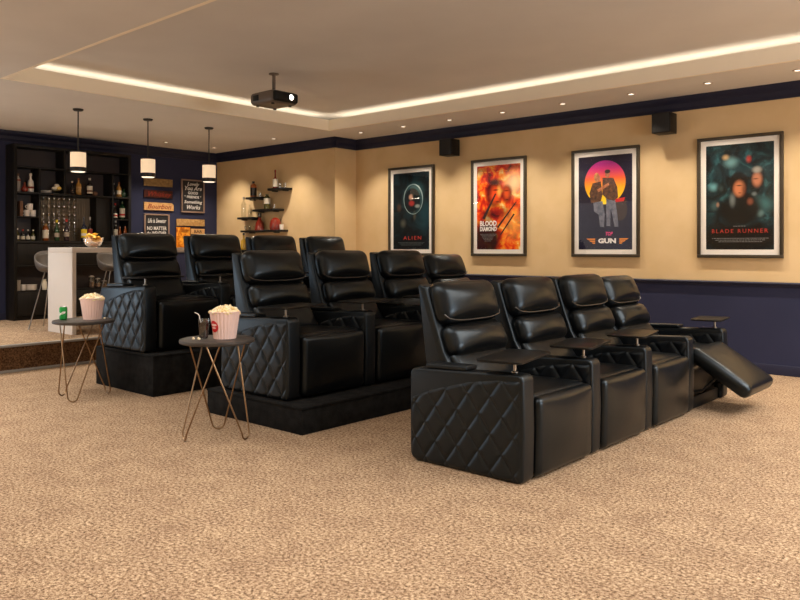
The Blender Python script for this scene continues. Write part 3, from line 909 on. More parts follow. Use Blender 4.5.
# 4: dark collage of plain heads, red spaced title
m4, *_ = art('night_collage_print', [(0.38, srgb(8, 14, 17)), (0.56, srgb(22, 52, 58)), (0.74, srgb(58, 112, 116))], 4.2,
    [(0.38, 0.83, 0.16, 0.08, srgb(120, 168, 170), 0.7, 0.0), (0.30, 0.88, 0.08, 0.04, srgb(216, 176, 120), 0.7, 0.0), (0.64, 0.85, 0.06, 0.05, srgb(200, 60, 40), 0.8, 0.0),
     (0.12, 0.60, 0.13, 0.06, srgb(120, 180, 184), 0.7, 0.0), (0.14, 0.42, 0.10, 0.07, srgb(80, 110, 108), 0.6, 0.0), (0.85, 0.42, 0.24, 0.12, srgb(70, 120, 122), 0.7, 0.0), (0.80, 0.34, 0.08, 0.05, srgb(150, 190, 188), 0.6, 0.0),
     (0.24, 0.58, 0.12, 0.10, srgb(12, 20, 22), 0.9, 0.3), (0.23, 0.585, 0.06, 0.05, srgb(60, 76, 74), 0.7, 0.0),
     (0.50, 0.38, 0.40, 0.18, srgb(10, 10, 11), 0.97, 0.6), (0.77, 0.68, 0.135, 0.125, srgb(16, 20, 22), 0.9, 0.6), (0.76, 0.655, 0.10, 0.095, srgb(190, 122, 90), 0.9, 0.3), (0.76, 0.745, 0.10, 0.045, srgb(160, 158, 148), 0.85, 0.2),
     (0.49, 0.62, 0.155, 0.135, srgb(20, 16, 14), 0.97, 0.75), (0.50, 0.575, 0.115, 0.100, srgb(206, 126, 84), 0.92, 0.4), (0.57, 0.565, 0.06, 0.10, srgb(90, 40, 26), 0.7, 0.0), (0.50, 0.605, 0.075, 0.011, srgb(30, 16, 12), 0.85, 0.1), (0.51, 0.535, 0.04, 0.010, srgb(90, 36, 26), 0.8, 0.1),
     (0.74, 0.66, 0.065, 0.010, srgb(50, 30, 24), 0.8, 0.1), (0.40, 0.47, 0.07, 0.10, srgb(150, 160, 156), 0.5, 0.0), (0.66, 0.45, 0.07, 0.05, srgb(150, 84, 60), 0.7, 0.1), (0.72, 0.52, 0.06, 0.03, srgb(140, 150, 148), 0.6, 0.0),
     (0.18, 0.43, 0.035, 0.035, srgb(176, 130, 100), 0.8, 0.1), (0.5, 0.10, 0.8, 0.20, srgb(5, 5, 6), 0.97, 0.5)], 1.2)
t, s = poster(-2.606, 'framed dark film poster of overlapping heads with red spaced title, nearest the camera', m4)
flat_text('BLADE RUNNER', 0.060, 0.57, 0.0, 0.195, M['titlered'], s, spacing=1.35)
credit_lines(s, 0.115, 3, 0.56, M['grey_ink'], rng)
credit_lines(s, 0.245, 1, 0.12, M['grey_ink'], rng)

# ------------------------------------------------------------------ speakers
def speaker(x, label):
    t = thing('wall_speaker', label, 'speaker', (x, YR, 2.59), 0, 'black surround speakers on the poster wall')
    MB().box(-0.105, 0.105, -0.235, -0.035, 0.0, 0.225, 0.008, 3).build('cabinet', M['black'], t)
    MB().box(-0.095, 0.095, -0.242, -0.233, 0.01, 0.215, 0.004).build('grille', pmat('grille_cloth', (0.02, 0.02, 0.02), 0.9, bump=(300, 0.6)), t)
    MB().box(-0.03, 0.03, -0.04, -0.009, 0.07, 0.16, 0.004).build('bracket', M['bmetal'], t)
speaker(-6.40, 'small black wall speaker between the teal and the fiery posters')
speaker(-3.37, 'small black wall speaker between the sunset and the collage posters')

# ------------------------------------------------------------------ recessed downlights
spots = []
def downlight(x, y, label):
    t = thing('downlight', label, 'ceiling light', (x, y, ZC), 0, 'recessed ceiling downlights')
    MB().lathe([(0.030, -0.001), (0.034, -0.008), (0.048, -0.006), (0.050, 0.0)], seg=24, close=False).build('trim_ring', M['dl_trim'], t)
    MB().lathe([(0.0, -0.003), (0.031, -0.003)], seg=24, close=False).build('lamp', M['dl_lamp'], t)
    spots.append((x, y))
ords = ['first', 'second', 'third', 'fourth', 'fifth', 'sixth', 'seventh', 'eighth']
for i, x in enumerate((-1.907, -2.747, -3.57, -4.41, -5.25, -6.08, -6.89, -7.71)):
    nm = {0: 'recessed ceiling downlight at the right edge, first along the poster wall', 7: 'recessed ceiling downlight by the wall jog, last along the poster wall'}.get(i, 'recessed ceiling downlight, %s from the right along the poster wall' % ords[i])
    downlight(x, 7.88, nm)
downlight(-9.141, 7.43, 'recessed ceiling downlight above the wall shelves')
downlight(-10.706, 7.43, 'recessed ceiling downlight in the corner of the navy and tan walls')
downlight(-10.72, 6.54, 'recessed ceiling downlight in front of the wooden signs')

# ------------------------------------------------------------------ projector
pj = thing('ceiling_projector', 'grey and black projector hanging from the tray ceiling', 'projector', (-6.53, 5.31, ZT))
MB().lathe([(0.055, 0.0), (0.055, -0.012), (0.022, -0.02)], seg=24).build('ceiling_plate', M['projgrey'], pj)
MB().lathe([(0.019, -0.01), (0.019, -0.22)], seg=16).build('mount_pole', M['projgrey'], pj)
MB().cushion((0.205, 0.180, 0.068), 0.045, (0, 0, 0.006), 6, Matrix.Translation((0.0, 0.0, -0.285))).build('body', M['projgrey'], pj)
fp = MB().cushion((0.03, 0.168, 0.056), 0.028, (0.006, 0, 0), 6, Matrix.Translation((0.192, 0.0, -0.284))).build('front_panel', M['black'], pj)
MB().lathe([(0.044, 0), (0.044, 0.018), (0.034, 0.022), (0.030, 0.012)], seg=24, close=False, mtx=Matrix.Translation((0.216, 0.055, -0.284)) @ Matrix.Rotation(PI / 2, 4, 'Y')).build('lens_ring', M['black'], fp)
MB().lathe([(0.0, 0.016), (0.029, 0.014)], seg=24, close=False, mtx=Matrix.Translation((0.216, 0.055, -0.284)) @ Matrix.Rotation(PI / 2, 4, 'Y')).build('lens', M['lens'], fp)['label'] = 'glowing lens'
for sx_, sy_ in ((1, 1), (1, -1), (-1, 1), (-1, -1)):
    MB().lathe([(0.018, -0.366), (0.018, -0.345)], sx_ * 0.13, sy_ * 0.12, 0, 12).build('foot', M['black'], pj)
MB().box(-0.13, -0.04, -0.186, -0.176, -0.315, -0.255, 0.002).build('side_vent', M['black'], pj)

# ------------------------------------------------------------------ pendants over the bar
def pendant(y, label):
    t = thing('pendant_lamp', label, 'lamp', (-9.0, y, ZC), 0, 'pendant lamps over the bar')
    MB().lathe([(0.062, 0), (0.062, -0.012), (0.05, -0.024), (0.014, -0.028)], seg=28).build('canopy', M['bmetal'], t)
    MB().lathe([(0.008, -0.02), (0.008, -0.52)], seg=10).build('rod', M['bmetal'], t)
    MB().lathe([(0.090, -0.712), (0.090, -0.528), (0.087, -0.528), (0.087, -0.712)], seg=36, close=False).build('shade', M['shade'], t)
    MB().lathe([(0.0, -0.515), (0.086, -0.515), (0.092, -0.520), (0.092, -0.530), (0.0, -0.530)], seg=36).build('top_cap', M['bmetal'], t)
    MB().lathe([(0.093, -0.760), (0.093, -0.708), (0.088, -0.708), (0.088, -0.760), (0.093, -0.760)], seg=36, close=False).build('shade_band', M['bmetal'], t)
    MB().lathe([(0.0, -0.768), (0.07, -0.766), (0.086, -0.757), (0.0, -0.755)], seg=36, close=False).build('diffuser', M['diff'], t)
pendant(4.295, 'lit drum pendant lamp on a black rod, nearest the camera over the bar end')
pendant(5.226, 'lit drum pendant lamp on a black rod, middle of the three')
pendant(6.163, 'lit drum pendant lamp on a black rod, in front of the tall chalkboard')

# ------------------------------------------------------------------ bar counter and stools
BX0, BX1, BY0, BY1, BZ = -9.43, -8.785, 4.12, 6.30, 1.318
bt = thing('bar_counter', 'white waterfall bar counter on the raised floor', 'bar counter', ((BX0 + BX1) / 2, BY0, STEP_Z))
hx = (BX1 - BX0) / 2
H = BZ - STEP_Z
MB().box(-hx, hx, 0.0, BY1 - BY0, H - 0.062, H, 0.004).build('counter_top', M['white'], bt)
MB().box(-hx, hx, 0.0, 0.05, 0.0, H - 0.062, 0.003).build('end_panel', M['white'], bt)
MB().box(-hx, hx, BY1 - BY0 - 0.05, BY1 - BY0, 0.0, H - 0.062, 0.003).build('end_panel', M['white'], bt)

def stool_root():
    t = bpy.data.objects.new('bar_stool', None); C.objects.link(t); t.empty_display_size = 0.1
    vs = []; fs = []; NA, NS = 36, 10
    for i in range(NA):
        a = 2 * PI * i / NA
        back = 0.5 - 0.5 * math.cos(a)          # 0 towards +x (front), 1 at the back
        back = back ** 1.3
        h = 0.07 + 0.21 * back
        for k in range(NS + 1):
            s_ = k / NS
            r = 0.222 * math.sin(s_ * PI / 2) ** 0.62
            z = h * (1 - math.cos(s_ * PI / 2)) ** 1.5
            vs.append((r * math.cos(a) * (1 + 0.03 * s_), r * math.sin(a) * 1.06, 0.715 + z))
    for i in range(NA):
        j = (i + 1) % NA
        for k in range(NS):
            fs.append((i * (NS + 1) + k, j * (NS + 1) + k, j * (NS + 1) + k + 1, i * (NS + 1) + k + 1))
    sh = MB().add(vs, fs).build('seat_shell', M['shell'], t)
    md = sh.modifiers.new('thick', 'SOLIDIFY'); md.thickness = 0.012
    for sx_, sy_ in ((1, 0), (-1, 0), (0, 1), (0, -1)):
        MB().tube([(sx_ * 0.12, sy_ * 0.12, 0.722), (sx_ * 0.22, sy_ * 0.22, 0.36), (sx_ * 0.32, sy_ * 0.32, 0.004)], 0.0075, 8).build('leg', M['steel'], t)
    return t
s0 = stool_root(); s0.location = (-9.76, 4.345, STEP_Z)
tag(s0, 'grey shell bar stool behind the left end panel of the white bar', 'bar stool', 'grey shell bar stools')
s1 = copy_tree(s0); s1.location = (-9.76, 5.17, STEP_Z)
tag(s1, 'grey shell bar stool seen under the counter beside the back row recliner', 'bar stool', 'grey shell bar stools')

# bowl of crisps on the bar
bp = (-8.96, 4.465, BZ)
bowl = MB().lathe([(0.0, 0.004), (0.045, 0.0), (0.05, 0.006), (0.085, 0.030), (0.112, 0.075), (0.124, 0.125), (0.120, 0.125), (0.108, 0.076), (0.08, 0.036), (0.03, 0.014), (0, 0.014)], seg=36).build('snack_bowl', thin_glass('bowl_glass', (0.94, 0.86, 0.78), 0.25, 0.06), None, bp)
tag(bowl, 'clear glass bowl of yellow crisps standing on the white bar', 'bowl')
for i in range(26):
    a = rng.random() * 2 * PI; r = 0.085 * math.sqrt(rng.random())
    z = 0.055 + 0.115 * (1 - (r / 0.1) ** 2) * rng.random() + 0.3 * r
    vs = []; fs = []
    for u in range(5):
        for v in range(5):
            x, y = (u / 4 - 0.5) * 0.062, (v / 4 - 0.5) * 0.062
            k = 0.85 if (u in (0, 4) and v in (0, 4)) else 1
            vs.append((x * k, y * k, 6 * x * x - 5 * y * y))
    for u in range(4):
        for v in range(4): fs.append((u * 5 + v, u * 5 + v + 1, u * 5 + v + 6, u * 5 + v + 5))
    c = MB().add(vs, fs).build('crisp', M['crisp'], None, (bp[0] + r * math.cos(a), bp[1] + r * math.sin(a), bp[2] + z), (rng.uniform(-.9, .9), rng.uniform(-.9, .9), a))
    tag(c, 'yellow curled crisp piled in the glass bowl on the bar', 'crisp', 'crisps in the glass bowl')

# ------------------------------------------------------------------ back bar cabinet
CX0, CX1, CY0, CY1 = XB + 0.002, -11.10, 4.377, 6.155
cab = thing('back_bar_cabinet', 'tall espresso bar cabinet with open shelves on the navy wall', 'cabinet', (XB, CY0, STEP_Z))
def cb(name, y0, y1, z0, z1, x0=CX0, x1=CX1, mat=None, bev=0.003):
    return MB().box(x0 - XB, x1 - XB, y0 - CY0, y1 - CY0, z0 - STEP_Z, z1 - STEP_Z, bev).build(name, mat or M['cab'], cab)
TOPZ = 2.79
cb('side_panel', CY0, CY0 + 0.045, STEP_Z, TOPZ)
cb('side_panel', CY1 - 0.045, CY1, STEP_Z, TOPZ)
cb('top_panel', CY0 + 0.045, CY1 - 0.045, TOPZ - 0.04, TOPZ)
cb('back_panel', CY0 + 0.045, CY1 - 0.045, STEP_Z, TOPZ - 0.04, CX0, CX0 + 0.012, M['cabback'])
YA, YB, YC, YD = 4.736, 5.099, 5.545, 5.85
cb('shelf', CY0 + 0.045, CY1 - 0.045, 2.462, 2.484)
cb('shelf', CY0 + 0.045, CY1 - 0.045, 2.088, 2.116)
cb('counter_shelf', CY0 + 0.045, CY1 - 0.045, 1.375, 1.420)
cb('divider', YA - 0.012, YA + 0.012, 1.42, 2.088)
cb('divider', YA - 0.012, YA + 0.012, 2.116, 2.462)
cb('divider', YB - 0.012, YB + 0.012, 2.484, TOPZ - 0.04)
cb('divider', YB - 0.012, YB + 0.012, 2.116, 2.462)
cb('divider', YD - 0.012, YD + 0.012, 1.42, 2.088)
cb('divider', YD - 0.012, YD + 0.012, 2.116, 2.462)
cb('blank_panel', YC + 0.06, YD - 0.012, 1.42, 2.088, CX0 + 0.012, CX1 - 0.05)
cb('shelf', CY0 + 0.045, YA - 0.012, 1.748, 1.768)
cb('shelf', YD + 0.012, CY1 - 0.045, 1.748, 1.768)
cb('shelf', YD + 0.012, CY1 - 0.045, 1.455, 1.470)
cb('shelf', CY0 + 0.045, CY1 - 0.045, 1.045, 1.065)
cb('shelf', CY0 + 0.045, CY1 - 0.045, 0.685, 0.705)
cb('divider', YB - 0.012, YB + 0.012, 0.705, 1.045)
cb('kick_panel', CY0 + 0.045, CY1 - 0.045, STEP_Z, STEP_Z + 0.06, CX0, CX1 - 0.03)
for y0, y1 in ((CY0 + 0.048, YB - 0.002), (YB + 0.002, CY1 - 0.048)):
    d = cb('door', y0, y1, STEP_Z + 0.065, 0.682, CX1 - 0.022, CX1)
    MB().tube([(CX1 - XB + 0.012, (y1 - CY0) - 0.05, 0.20), (CX1 - XB + 0.012, (y1 - CY0) - 0.05, 0.32)], 0.005, 8).build('handle', M['bmetal'], d)
for y0, y1 in ((CY0 + 0.048, YB - 0.002), (YB + 0.002, CY1 - 0.048)):
    d = cb('drawer', y0, y1, 1.068, 1.372, CX1 - 0.022, CX1)

# wire rack with small stemmed glasses
rk = thing('glass_rack', 'bronze wire grid rack for glasses in the bar cabinet', 'rack', (XB + 0.03, 4.76, 1.42))
mb = MB()
RW, RH = 0.845, 0.655
for i in range(23): mb.tube([(0, RW * i / 22, 0), (0, RW * i / 22, RH)], 0.0022, 5)
for i in range(19): mb.tube([(0.002, 0, RH * i / 18), (0.002, RW, RH * i / 18)], 0.0022, 5)
mb.build('wire_grid', pmat('grid_wire', srgb(120, 104, 84), 0.35, 0.8), rk)
MB().box(-0.014, -0.006, -0.01, RW + 0.01, 0, RH + 0.005).build('mirror_panel', pmat('smoky_backing', srgb(104, 88, 68), 0.5), rk)
zs = [0.560, 0.440, 0.320, 0.200, 0.085]
for z in zs:
    MB().box(0.0, 0.088, 0.0, 0.64, z - 0.006, z, 0.001).build('glass_ledge', M['glass'], rk)
ys = [0.035, 0.120, 0.198, 0.275, 0.350, 0.425, 0.505, 0.585]
gproto = None
gprof = [(0.0, 0.0), (0.022, 0.001), (0.022, 0.004), (0.004, 0.008), (0.004, 0.038), (0.018, 0.048), (0.024, 0.066), (0.021, 0.090), (0.0195, 0.090), (0.022, 0.066), (0.016, 0.050), (0.0, 0.042)]
gm = MB().lathe(gprof, seg=14).mesh('wine_glass', thin_glass('rack_glass', (0.86, 0.84, 0.8), 0.22, 0.08))
for z in zs:
    for y in ys:
        o = bpy.data.objects.new('wine_glass', gm); C.objects.link(o)
        o.location = (XB + 0.03 + 0.048, 4.76 + y, 1.42 + z)
        tag(o, 'small clear stemmed glass standing in the wire rack of the bar', 'glass', 'stemmed glasses in the wire rack')

# ------------------------------------------------------------------ bottles and crockery
def bottle(label, loc, h, r, mat, lab=None, cap=None, shoulder=0.58, neck=0.32, labz=(0.15, 0.48), group=None, band=None):
    hs = h * shoulder
    prof = [(0, 0), (r * 0.92, 0), (r, h * 0.02), (r, hs), (r * 0.85, hs + h * 0.06), (r * neck * 1.15, hs + h * 0.16), (r * neck, hs + h * 0.22), (r * neck, h * 0.93), (r * neck * 1.2, h * 0.935), (r * neck * 1.2, h), (0, h)]
    o = MB().lathe(prof, seg=18).build('bottle', mat, None, loc)
    tag(o, label, 'bottle', group)
    if lab: MB().lathe([(r * 1.02, h * labz[0]), (r * 1.02, h * labz[1])], seg=18, close=False).build('paper_label', lab, o)
    if band: MB().lathe([(r * 1.035, h * (labz[0] + 0.09)), (r * 1.035, h * (labz[0] + 0.19))], seg=18, close=False).build('label_band', band, o)
    if cap: MB().lathe([(0, h * 1.003), (r * neck * 1.28, h * 1.003), (r * neck * 1.28, h * 0.88), (r * neck * 1.1, h * 0.88)], seg=14, close=False).build('cap', cap, o)
    return o
XI = -11.22
G1 = 'bottles on the top cabinet shelf'
z = 2.116
bottle('brown glass bottle at the left end of the top cabinet shelf', (XI, 4.478, z), 0.26, 0.036, M['taupe'], M['inkred'], M['brownbook'], 0.66, 0.36, (0.6, 0.68), G1)
o = MB().lathe([(0, 0), (0.03, 0), (0.048, 0.03), (0.046, 0.055), (0.022, 0.085), (0.014, 0.10), (0.014, 0.12), (0, 0.12)], seg=20).build('decanter', M['redglass'], None, (XI + 0.06, 4.545, z))
tag(o, 'squat red decanter beside the brown bottle on the top shelf', 'decanter')
MB().lathe([(0, 0.145), (0.012, 0.138), (0.010, 0.12), (0, 0.12)], seg=12).build('stopper', M['amber'], o)
b = bottle('white bottle with a red and gold label on the top cabinet shelf', (XI, 4.655, z), 0.275, 0.042, M['cerw'], M['labelw'], M['labelw'], 0.55, 0.34, (0.12, 0.5), G1, M['inkred'])
o = MB()
for i in range(3): o.lathe([(0, 0.0), (0.05, 0.0), (0.085, 0.012), (0.085, 0.016), (0.05, 0.006), (0, 0.006)], 0, 0, i * 0.010, 28)
for i in range(3):
    p_ = MB().lathe([(0, 0.0), (0.05, 0.0), (0.085, 0.010), (0.085, 0.013), (0.05, 0.004), (0, 0.004)], seg=28).build('plate', M['cerw'], None, (XI, 4.868, z + i * 0.0135))
    tag(p_, 'white plate, %s of the small stack on the top cabinet shelf' % ('bottom', 'middle', 'topmost')[i], 'plate', 'plates on the top shelf')
o = MB().lathe([(0, 0.0), (0.03, 0), (0.032, 0.01), (0.06, 0.04), (0.068, 0.07), (0.064, 0.07), (0.055, 0.042), (0.02, 0.014), (0, 0.014)], seg=28).build('fruit_bowl', M['glass'], None, (XI + 0.03, 5.018, z))
tag(o, 'small glass bowl of yellow fruit on the top cabinet shelf', 'bowl')
for i, (dx, dy, dz) in enumerate(((0.0, -0.034, 0.075), (0.005, 0.03, 0.082), (0.0, 0.0, 0.118), (-0.03, 0.0, 0.07))):
    f = MB().cushion((0.03, 0.036, 0.028), 0.0275, (0, 0, 0), 3).build('lemon', M['crisp'] if i % 2 else M['labelw'], None, (XI + 0.03 + dx, 5.018 + dy, z + dz))
    tag(f, ('pale fruit at the left of the small glass bowl', 'yellow fruit at the right of the small glass bowl', 'pale fruit on top of the small glass bowl', 'yellow fruit at the back of the small glass bowl')[i], 'fruit', 'fruit in the small glass bowl')
bottle('slim dark bottle left of the gold bottle on the top shelf', (XI, 5.262, z), 0.205, 0.026, M['darkglass'], M['inkdark'], M['labelw'], 0.55, 0.4, (0.15, 0.4), G1)
bottle('gold bottle on the top shelf right under the near pendant', (XI, 5.362, z), 0.255, 0.04, M['gold'], M['plank'], M['amber'], 0.6, 0.3, (0.15, 0.5), G1)
bottle('dark bottle with a white label, right of the gold bottle on the top shelf', (XI, 5.535, z), 0.27, 0.04, M['darkglass'], M['labelw'], M['labelw'], 0.6, 0.35, (0.12, 0.55), G1, M['brownbook'])
o = MB().cushion((0.03, 0.035, 0.035), 0.03, (0, 0, 0), 3, Matrix.Translation((0, 0, 0.035))).build('ornament_jar', M['brownbook'], None, (XI + 0.02, 5.612, z))
tag(o, 'small round brown jar beside the white labelled bottle on the top shelf', 'jar')
bottle('slim dark bottle in the right niche of the top shelf', (XI, 5.925, z), 0.22, 0.026, M['darkglass'], None, M['taupe'], 0.55, 0.38, group=G1)
bottle('gold bottle in the right niche of the top shelf', (XI, 6.012, z), 0.24, 0.04, M['gold'], M['labelw'], M['amber'], 0.58, 0.3, (0.2, 0.45), G1)
o = MB().lathe([(0, 0.0), (0.03, 0.002), (0.047, 0.04), (0.045, 0.075), (0.018, 0.105), (0.014, 0.135), (0, 0.135)], seg=20).build('round_flask', M['greenglass'], None, (XI + 0.03, 6.078, z))
tag(o, 'round green glass flask at the right end of the top shelf', 'flask')
z = 1.768
o = MB().box(-0.07, 0.07, -0.022, 0.022, 0, 0.215, 0.003).build('book', M['brownbook'], None, (XI, 4.500, z)); tag(o, 'brown book standing left of the white mugs', 'book')
MB().box(-0.071, 0.066, -0.017, 0.017, 0.004, 0.211).build('pages', M['labelw'], o)
mugp = None
for (dy, dz, lab) in ((4.592, 0, 'white mug, lower left of the stack of three'), (4.680, 0, 'white mug, lower right of the stack of three'), (4.637, 0.094, 'white mug on top of the two lower mugs')):
    if mugp is None:
        mugp = MB().lathe([(0, 0), (0.034, 0), (0.038, 0.006), (0.040, 0.092), (0.037, 0.092), (0.035, 0.008), (0, 0.008)], seg=24).build('mug', M['cerw'])
        MB().tube([(0, 0.038 + 0.028 * math.sin(PI * i / 8), 0.075 - 0.055 * i / 8) for i in range(9)], 0.005, 8).build('handle', M['cerw'], mugp)
        mg = mugp
    else:
        mg = copy_tree(mugp)
    mg.location = (XI + 0.02, dy, z + dz)
    if lab.startswith('white mug, lower left'): mg.rotation_euler = (0, 0, PI)
    tag(mg, lab, 'mug', 'white mugs')
z = 1.42
for i, (y, hh, mt_) in enumerate(((4.468, 0.175, M['olive']), (4.545, 0.16, M['darkglass']), (4.618, 0.16, M['darkglass']), (4.690, 0.16, M['olive']))):
    bottle('small dark bottle with a cream label, %s from the left below the mugs' % ords[i], (XI, y, z), hh, 0.028, mt_, M['labelw'], M['labelr'] if i == 1 else M['labelw'], 0.55, 0.34, (0.12, 0.4), 'small bottles below the mugs')
G2 = 'bottles on the back counter'
XC = -11.17
bottle('amber spirit bottle with a cream label at the left of the back counter', (XC, 4.845, z), 0.25, 0.042, M['amber'], M['labelw'], M['plank'], 0.72, 0.4, (0.15, 0.62), G2)
bottle('green bottle with a yellow neck on the back counter', (XC, 5.010, z), 0.31, 0.036, M['greenglass'], M['taupe'], M['labely'], 0.5, 0.36, (0.18, 0.38), G2)
bottle('purple bottle with a red cap on the back counter', (XC, 5.155, z), 0.325, 0.036, M['purple'], M['taupe'], M['labelr'], 0.5, 0.36, (0.2, 0.4), G2)
bottle('blue bottle with a bright yellow label on the back counter', (XC, 5.420, z), 0.36, 0.042, M['blueglass'], M['labely'], M['blueglass'], 0.55, 0.26, (0.14, 0.5), G2, M['cerw'])
bottle('tall dark bottle with a steel pourer at the right of the back counter', (XC, 5.515, z), 0.37, 0.034, M['darkglass'], M['inkred'], M['steel'], 0.5, 0.26, (0.3, 0.5), G2)
z = 1.768
bottle('dark bottle with a red and white label in the right cabinet column', (XI, 5.948, z), 0.25, 0.032, M['darkglass'], M['labelw'], M['labelr'], 0.5, 0.34, (0.1, 0.36), 'bottles in the right cabinet column', M['labelr'])
bottle('green bottle with a white and red label in the right cabinet column', (XI, 6.066, z), 0.285, 0.042, M['greenglass'], M['labelw'], M['greenglass'], 0.68, 0.3, (0.12, 0.62), 'bottles in the right cabinet column', M['labelr'])
z = 1.47
bottle('white capped bottle below the two labelled bottles in the right column', (XI, 5.955, z), 0.28, 0.032, M['darkglass'], M['labelw'], M['cerw'], 0.5, 0.38, (0.1, 0.5), 'bottles in the right cabinet column')
for i, y in enumerate((6.035, 6.088)):
    o = MB().lathe([(0, 0), (0.026, 0), (0.03, 0.02), (0.028, 0.10), (0.016, 0.14), (0.012, 0.19), (0, 0.19)], seg=20).build('carafe', M['amber'], None, (XI + (0.05 if i else -0.02), y, z))
    tag(o, 'amber carafe %s the white capped bottle in the right column' % ('just right of' if i == 0 else 'farther right of'), 'carafe', 'amber carafes')
# low shelf crockery
z = 0.705
for (y, r, h, nm, lab, mt_) in ((4.475, 0.038, 0.15, 'storage_canister', 'tall white canister at the left of the low cabinet shelf', M['taupe']), (4.555, 0.036, 0.085, 'ceramic_cup', 'short white cup beside the canister on the low cabinet shelf', M['cerw'])):
    o = MB().lathe([(0, 0), (r * 0.9, 0), (r, 0.01), (r, h), (r * 0.92, h), (r * 0.9, 0.012), (0, 0.012)], seg=24).build(nm, mt_, None, (XI, y, z))
    tag(o, lab, nm.split('_')[1])
o = MB().lathe([(0, 0), (0.04, 0), (0.062, 0.02), (0.078, 0.034), (0.074, 0.034), (0.055, 0.016), (0, 0.010)], seg=28)
for i in range(4):
    p_ = MB().lathe([(0, 0.0), (0.06, 0.0), (0.082, 0.018), (0.082, 0.024), (0.06, 0.006), (0, 0.006)], seg=28).build('plate', M['cerw'], None, (XI + 0.02, 4.650, z + 0.019 * i))
    tag(p_, 'white dish, %s of the stack on the low cabinet shelf' % ('bottom', 'second', 'third', 'topmost')[i], 'plate', 'white dishes on the low shelf')
o = MB().lathe([(0, 0), (0.028, 0), (0.034, 0.03), (0.034, 0.11), (0.02, 0.135), (0.024, 0.155), (0.020, 0.155), (0.016, 0.135), (0.03, 0.10), (0, 0.02)], seg=24).build('vase', M['labelw'], None, (XI + 0.04, 4.835, z))
tag(o, 'white vase on the low cabinet shelf behind the stool leg', 'vase')
for i, (y, h, r) in enumerate(((5.545, 0.19, 0.045), (5.645, 0.15, 0.042), (5.745, 0.11, 0.045))):
    o = MB().lathe([(0, 0), (r * 0.9, 0), (r, 0.01), (r, h * 0.8), (r * 0.8, h * 0.86), (r * 0.8, h * 0.88), (r * 0.74, h * 0.88), (r * 0.94, h * 0.78), (r * 0.92, 0.015), (0, 0.012)], seg=24).build('storage_jar', M['glass'], None, (XI + 0.04, y, z))
    tag(o, 'glass storage jar under the bar, %s' % ('tallest of three', 'middle height', 'shortest of three')[i], 'jar', 'glass storage jars')
    MB().lathe([(0, h), (r * 0.3, h), (r * 0.86, h * 0.94), (r * 0.86, h * 0.87), (0, h * 0.87)], seg=24).build('lid', M['taupe'], o)
    MB().lathe([(0, 0.015), (r * 0.88, 0.016), (r * 0.88, h * 0.45), (0, h * 0.5)], seg=20).build('contents', M['brownbook'], o)

# ------------------------------------------------------------------ signs on the navy wall
def wall_thing(name, label, cat, yc, zc, group=None):
    t = thing(name, label, cat, (XB, yc, zc), 0, group)
    return t
def wtext(txt, size, width, y, z, x, mat, parent, name='lettering', shear=0.0, bold=0.0):
    mb = text_mb(txt, size, width, shear=shear, bold=bold, extrude=0.0005)
    # local text x -> +y, text y -> +z, facing +x
    R = Matrix(((0, 0, 1, 0), (1, 0, 0, 0), (0, 1, 0, 0), (0, 0, 0, 1)))
    mb2 = MB().add(mb.v, mb.f, Matrix.Translation((x, y, z)) @ R)
    return mb2.build(name, mat, parent, smooth=False)
def plank(label, y0, y1, z0, z1, mat, txt=None, ink=None, shear=0.0, size=0.11, w=None, chip=False, group='wooden signs on the navy wall'):
    t = wall_thing('wooden_sign', label, 'sign', (y0 + y1) / 2, (z0 + z1) / 2, group)
    hy, hz = (y1 - y0) / 2, (z1 - z0) / 2
    poly = [(-hy, -hz), (hy, -hz), (hy, hz * 0.5 if chip else hz), (hy * 0.88 if chip else hy - 0.001, hz), (-hy, hz)]
    MB().prism(poly, 0.004, 0.026, 'x', 0.003, 1).build('board', mat, t)
    if txt: wtext(txt, size, w or hy * 1.6, 0, -0.005, 0.0268, ink, t, 'painted_lettering', shear, 0.001)
    return t
plank('pale blank wooden plank sign, topmost of the left column', 6.535, 7.065, 2.345, 2.475, M['plankpale'])
plank('dark red brown wooden sign with script lettering', 6.535, 7.065, 2.155, 2.280, M['plankred'], 'Whiskey', M['inkred'], 0.35)
plank('light wooden sign with red script lettering and a clipped corner', 6.535, 7.085, 1.945, 2.075, M['planklt'], 'Bourbon', M['inkred'], 0.35, chip=True)
plank('honey wooden sign with faded lettering under the tall chalkboard', 7.145, 7.70, 1.700, 1.815, M['plank'], 'Cheers', M['inkfade'], 0.3)
plank('small pale sign strip beside the beer picture', 7.425, 7.70, 1.560, 1.652, M['planklt'], 'BAR', M['inkdark'], 0.0, 0.08, 0.16)
def chalkboard(label, y0, y1, z0, z1, lines):
    t = wall_thing('chalkboard_sign', label, 'chalkboard', (y0 + y1) / 2, z0, 'chalkboards on the navy wall')
    hy, h = (y1 - y0) / 2, z1 - z0
    fw = 0.024; mb = MB()
    mb.box(0.003, 0.03, -hy, hy, 0, fw, 0.003); mb.box(0.003, 0.03, -hy, hy, h - fw, h, 0.003)
    mb.box(0.003, 0.03, -hy, -hy + fw, fw, h - fw, 0.003); mb.box(0.003, 0.03, hy - fw, hy, fw, h - fw, 0.003)
    mb.build('frame', M['frame2'], t)
    MB().box(0.003, 0.016, -hy + fw, hy - fw, fw, h - fw).build('slate', M['slate'], t, smooth=False)
    for txt, size, w, fz, sh in lines:
        wtext(txt, size, w, 0, fz * h, 0.0168, M['chalk'], t, 'chalk_lettering', sh, 0.0012)
chalkboard('small chalkboard reading no matter the weather, partly behind the back row recliner', 6.54, 7.005, 1.40, 1.885,
    [('Life is Sweeter', 0.10, 0.34, 0.76, 0.25), ('NO MATTER', 0.085, 0.36, 0.50, 0), ('the WEATHER', 0.085, 0.36, 0.33, 0)])
